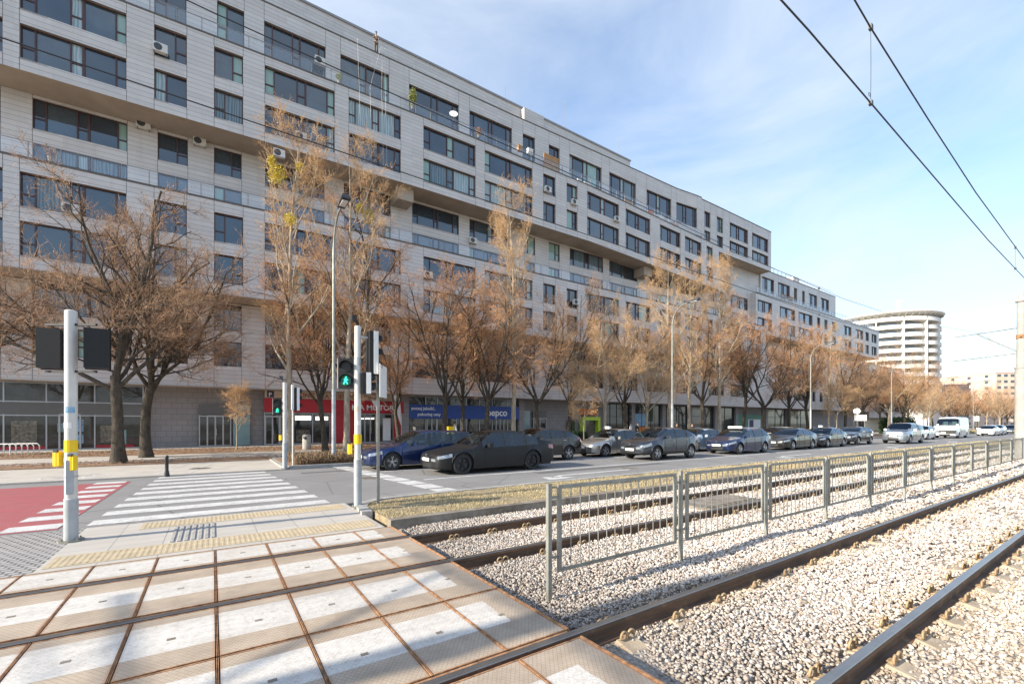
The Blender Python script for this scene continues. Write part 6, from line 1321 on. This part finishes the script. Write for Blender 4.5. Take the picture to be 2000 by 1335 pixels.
def person(x, y, z, rz, label, top='cloth_dark', bot='navy', pose='walk', bend=0, hair='hair'):
    e = empty('person', (x, y, z), label, 'person', rz=R(rz)); st_ = {'walk': .28, 'stand': .06}[pose]; lean = bend
    hip = Vector((0,0,.93)); ch = Vector((0,-lean*.5,1.32-lean*.1)); nk = Vector((0,-lean*.7,1.50-lean*.18)); hd = Vector((0,-lean*.85-.02,1.66-lean*.25))
    pts = [hip, Vector((0,-lean*.2,1.12)), ch, nk, hd, hd+Vector((0,-.01,.08))]; ed = [(0,1),(1,2),(2,3),(3,4),(4,5)]; rad = [(.15,.11),(.14,.10),(.165,.11),.06,.088,.07]
    lim = {}
    for sd in (-1, 1):
        b0 = len(pts); f = st_*sd
        pts += [Vector((sd*.09,0,.88)), Vector((sd*.10,-f*.5-.03,.50)), Vector((sd*.10,-f*.5+(.12 if f < 0 else 0),.09)), Vector((sd*.11,-f*.5-.14+(.12 if f < 0 else 0),.04))]
        ed += [(0,b0),(b0,b0+1),(b0+1,b0+2),(b0+2,b0+3)]; rad += [.095,.065,.048,.04]
        a0 = len(pts); g = -f*.8
        sh = ch+Vector((sd*.18,0,.10)); el = sh+Vector((sd*.05,-g*.3-lean*.25,-.27)); wr = el+Vector((0,-g*.4-.08-lean*.35,-.22+lean*.1)); hn = wr+Vector((0,-.02,-.08))
        pts += [sh, el, wr, hn]; ed += [(2,a0),(a0,a0+1),(a0+1,a0+2),(a0+2,a0+3)]; rad += [.062,.045,.034,.036]; lim[sd] = (b0, a0)
    skinmesh('body', [tuple(p) for p in pts], ed, rad, M['skin'], e)
    ti = [0,1,2]; tp = [tuple(pts[i]) for i in ti]; te = [(0,1),(1,2)]; tr = [(.165,.125),(.155,.12),(.18,.125)]
    for sd in (-1, 1):
        a0 = lim[sd][1]; k = len(tp); tp += [tuple(pts[a0]), tuple(pts[a0+1]), tuple(pts[a0+2])]; te += [(2,k),(k,k+1),(k+1,k+2)]; tr += [.076,.060,.048]
    skinmesh('jacket', tp, te, tr, M[top], e)
    tp = [tuple(pts[0])]; te = []; tr = [(.155,.12)]
    for sd in (-1, 1):
        b0 = lim[sd][0]; k = len(tp); tp += [tuple(pts[b0]), tuple(pts[b0+1]), tuple(pts[b0+2])]; te += [(0,k),(k,k+1),(k+1,k+2)]; tr += [.105,.076,.06]
    skinmesh('trousers', tp, te, tr, M[bot], e)
    b = MB()
    for sd in (-1, 1):
        f = pts[lim[sd][0]+3]; b.box(f.x-.05, f.x+.05, f.y-.09, f.y+.16, .0, .09)
    b.build('shoes', M['black'], e); b = MB(); b.lathe([(0,.115),(.06,.105),(.098,.05),(.10,-.01),(.085,-.06)], 14, c=(hd.x, hd.y+.015, hd.z+.05)); b.build('hair', M[hair], e, smooth=True)
    return e
wx = at(735, 37.05); w_ = person(wx.x, 37.05, 32.74, -20, 'worker in brown clothes leaning over the roof edge, holding ropes', 'cloth_brown', 'cloth_brown', 'stand', .45, 'black'); w_.scale = (.86,.86,.86)
b = MB()
e = person(at(888,29.5).x, 29.5, .06, 80, 'courier with a bright yellow box on the back, walking behind the blue estate car', 'cloth_white', 'cloth_dark', 'walk'); b.box(-.24, .24, .10, .52, .92, 1.45); o = b.build('delivery_box', M['cloth_yellow'], None); o.location = e.location; o.rotation_euler = e.rotation_euler; tag(o, 'square yellow delivery box carried by the courier', 'delivery box')
person(at(1246,31).x, 31, .06, 20, 'pedestrian in a dark coat standing by the shop windows left of the second street lamp', 'cloth_dark', 'cloth_dark')
person(at(1232,30).x, 30, .06, 200, 'pedestrian in a white top next to the one in a dark coat', 'cloth_white', 'navy')
person(at(1322,32).x, 32, .06, 90, 'pedestrian in black right of the second street lamp', 'cloth_dark', 'cloth_dark')
person(at(1352,32).x, 32, .06, 100, 'pedestrian behind the pale blue saloon', 'cloth_brown', 'navy')
# ropes of the roof worker
for i, (pa, ya, pb, yb) in enumerate(((695,80,701,172),(740,98,722,170),(743,98,745,185),(748,100,752,190))):
    b = MB(); A = Vector((at(pa,36.5).x, 36.5, min(32.75, zof(pa,ya,36.5)))); B = Vector((at(pb,35.7).x, 35.6, zof(pb,yb,35.6))); C = Vector((B.x+.1, 35.45, 22)); b.tube([A, A+Vector((0,-.45,-.1)) , B, C], .008, 5)
    tag(b.build('rope', M['ac']), ['pale climbing rope left of the roof worker', 'slanting rope below the roof worker', 'rope hanging straight below the roof worker', 'rope just right of the roof worker'][i], 'rope')
# parked scooter by the showroom
e = empty('motor_scooter', (at(800,33).x, 33, .06), 'dark motor scooter parked between the showroom and the blue shop', 'scooter', rz=R(15))
for x in (-.6, .6):
    b = MB(); b.lathe([(.12,-.05),(.24,-.05),(.27,0),(.24,.05),(.12,.05)], 20, axis='y', c=(x,0,.27)); b.build('wheel', M['tyre'], e, smooth=True)
b = MB(); b.tube([(-.7,0,.5),(-.35,0,.62),(.0,0,.45),(.3,0,.42),(.48,0,.8),(.42,0,1.02)], [.10,.17,.12,.10,.13,.06], 10); b.tube([(.6,0,.27),(.46,0,.9)], .03, 8); b.build('body', M['cloth_dark'], e, smooth=True)
b = MB(); b.tube([(-.75,0,.74),(-.4,0,.80),(.05,0,.76)], [.10,.14,.10], 10); b.build('seat', M['black'], e, smooth=True); b = MB(); b.tube([(.38,-.33,1.08),(.42,0,1.02),(.38,.33,1.08)], .02, 6); b.add([(.5,-.2,1.0),(.5,.2,1.0),(.42,.16,1.4),(.42,-.16,1.4)], [(0,1,2,3)]); b.build('handlebar', M['chrome'], e)
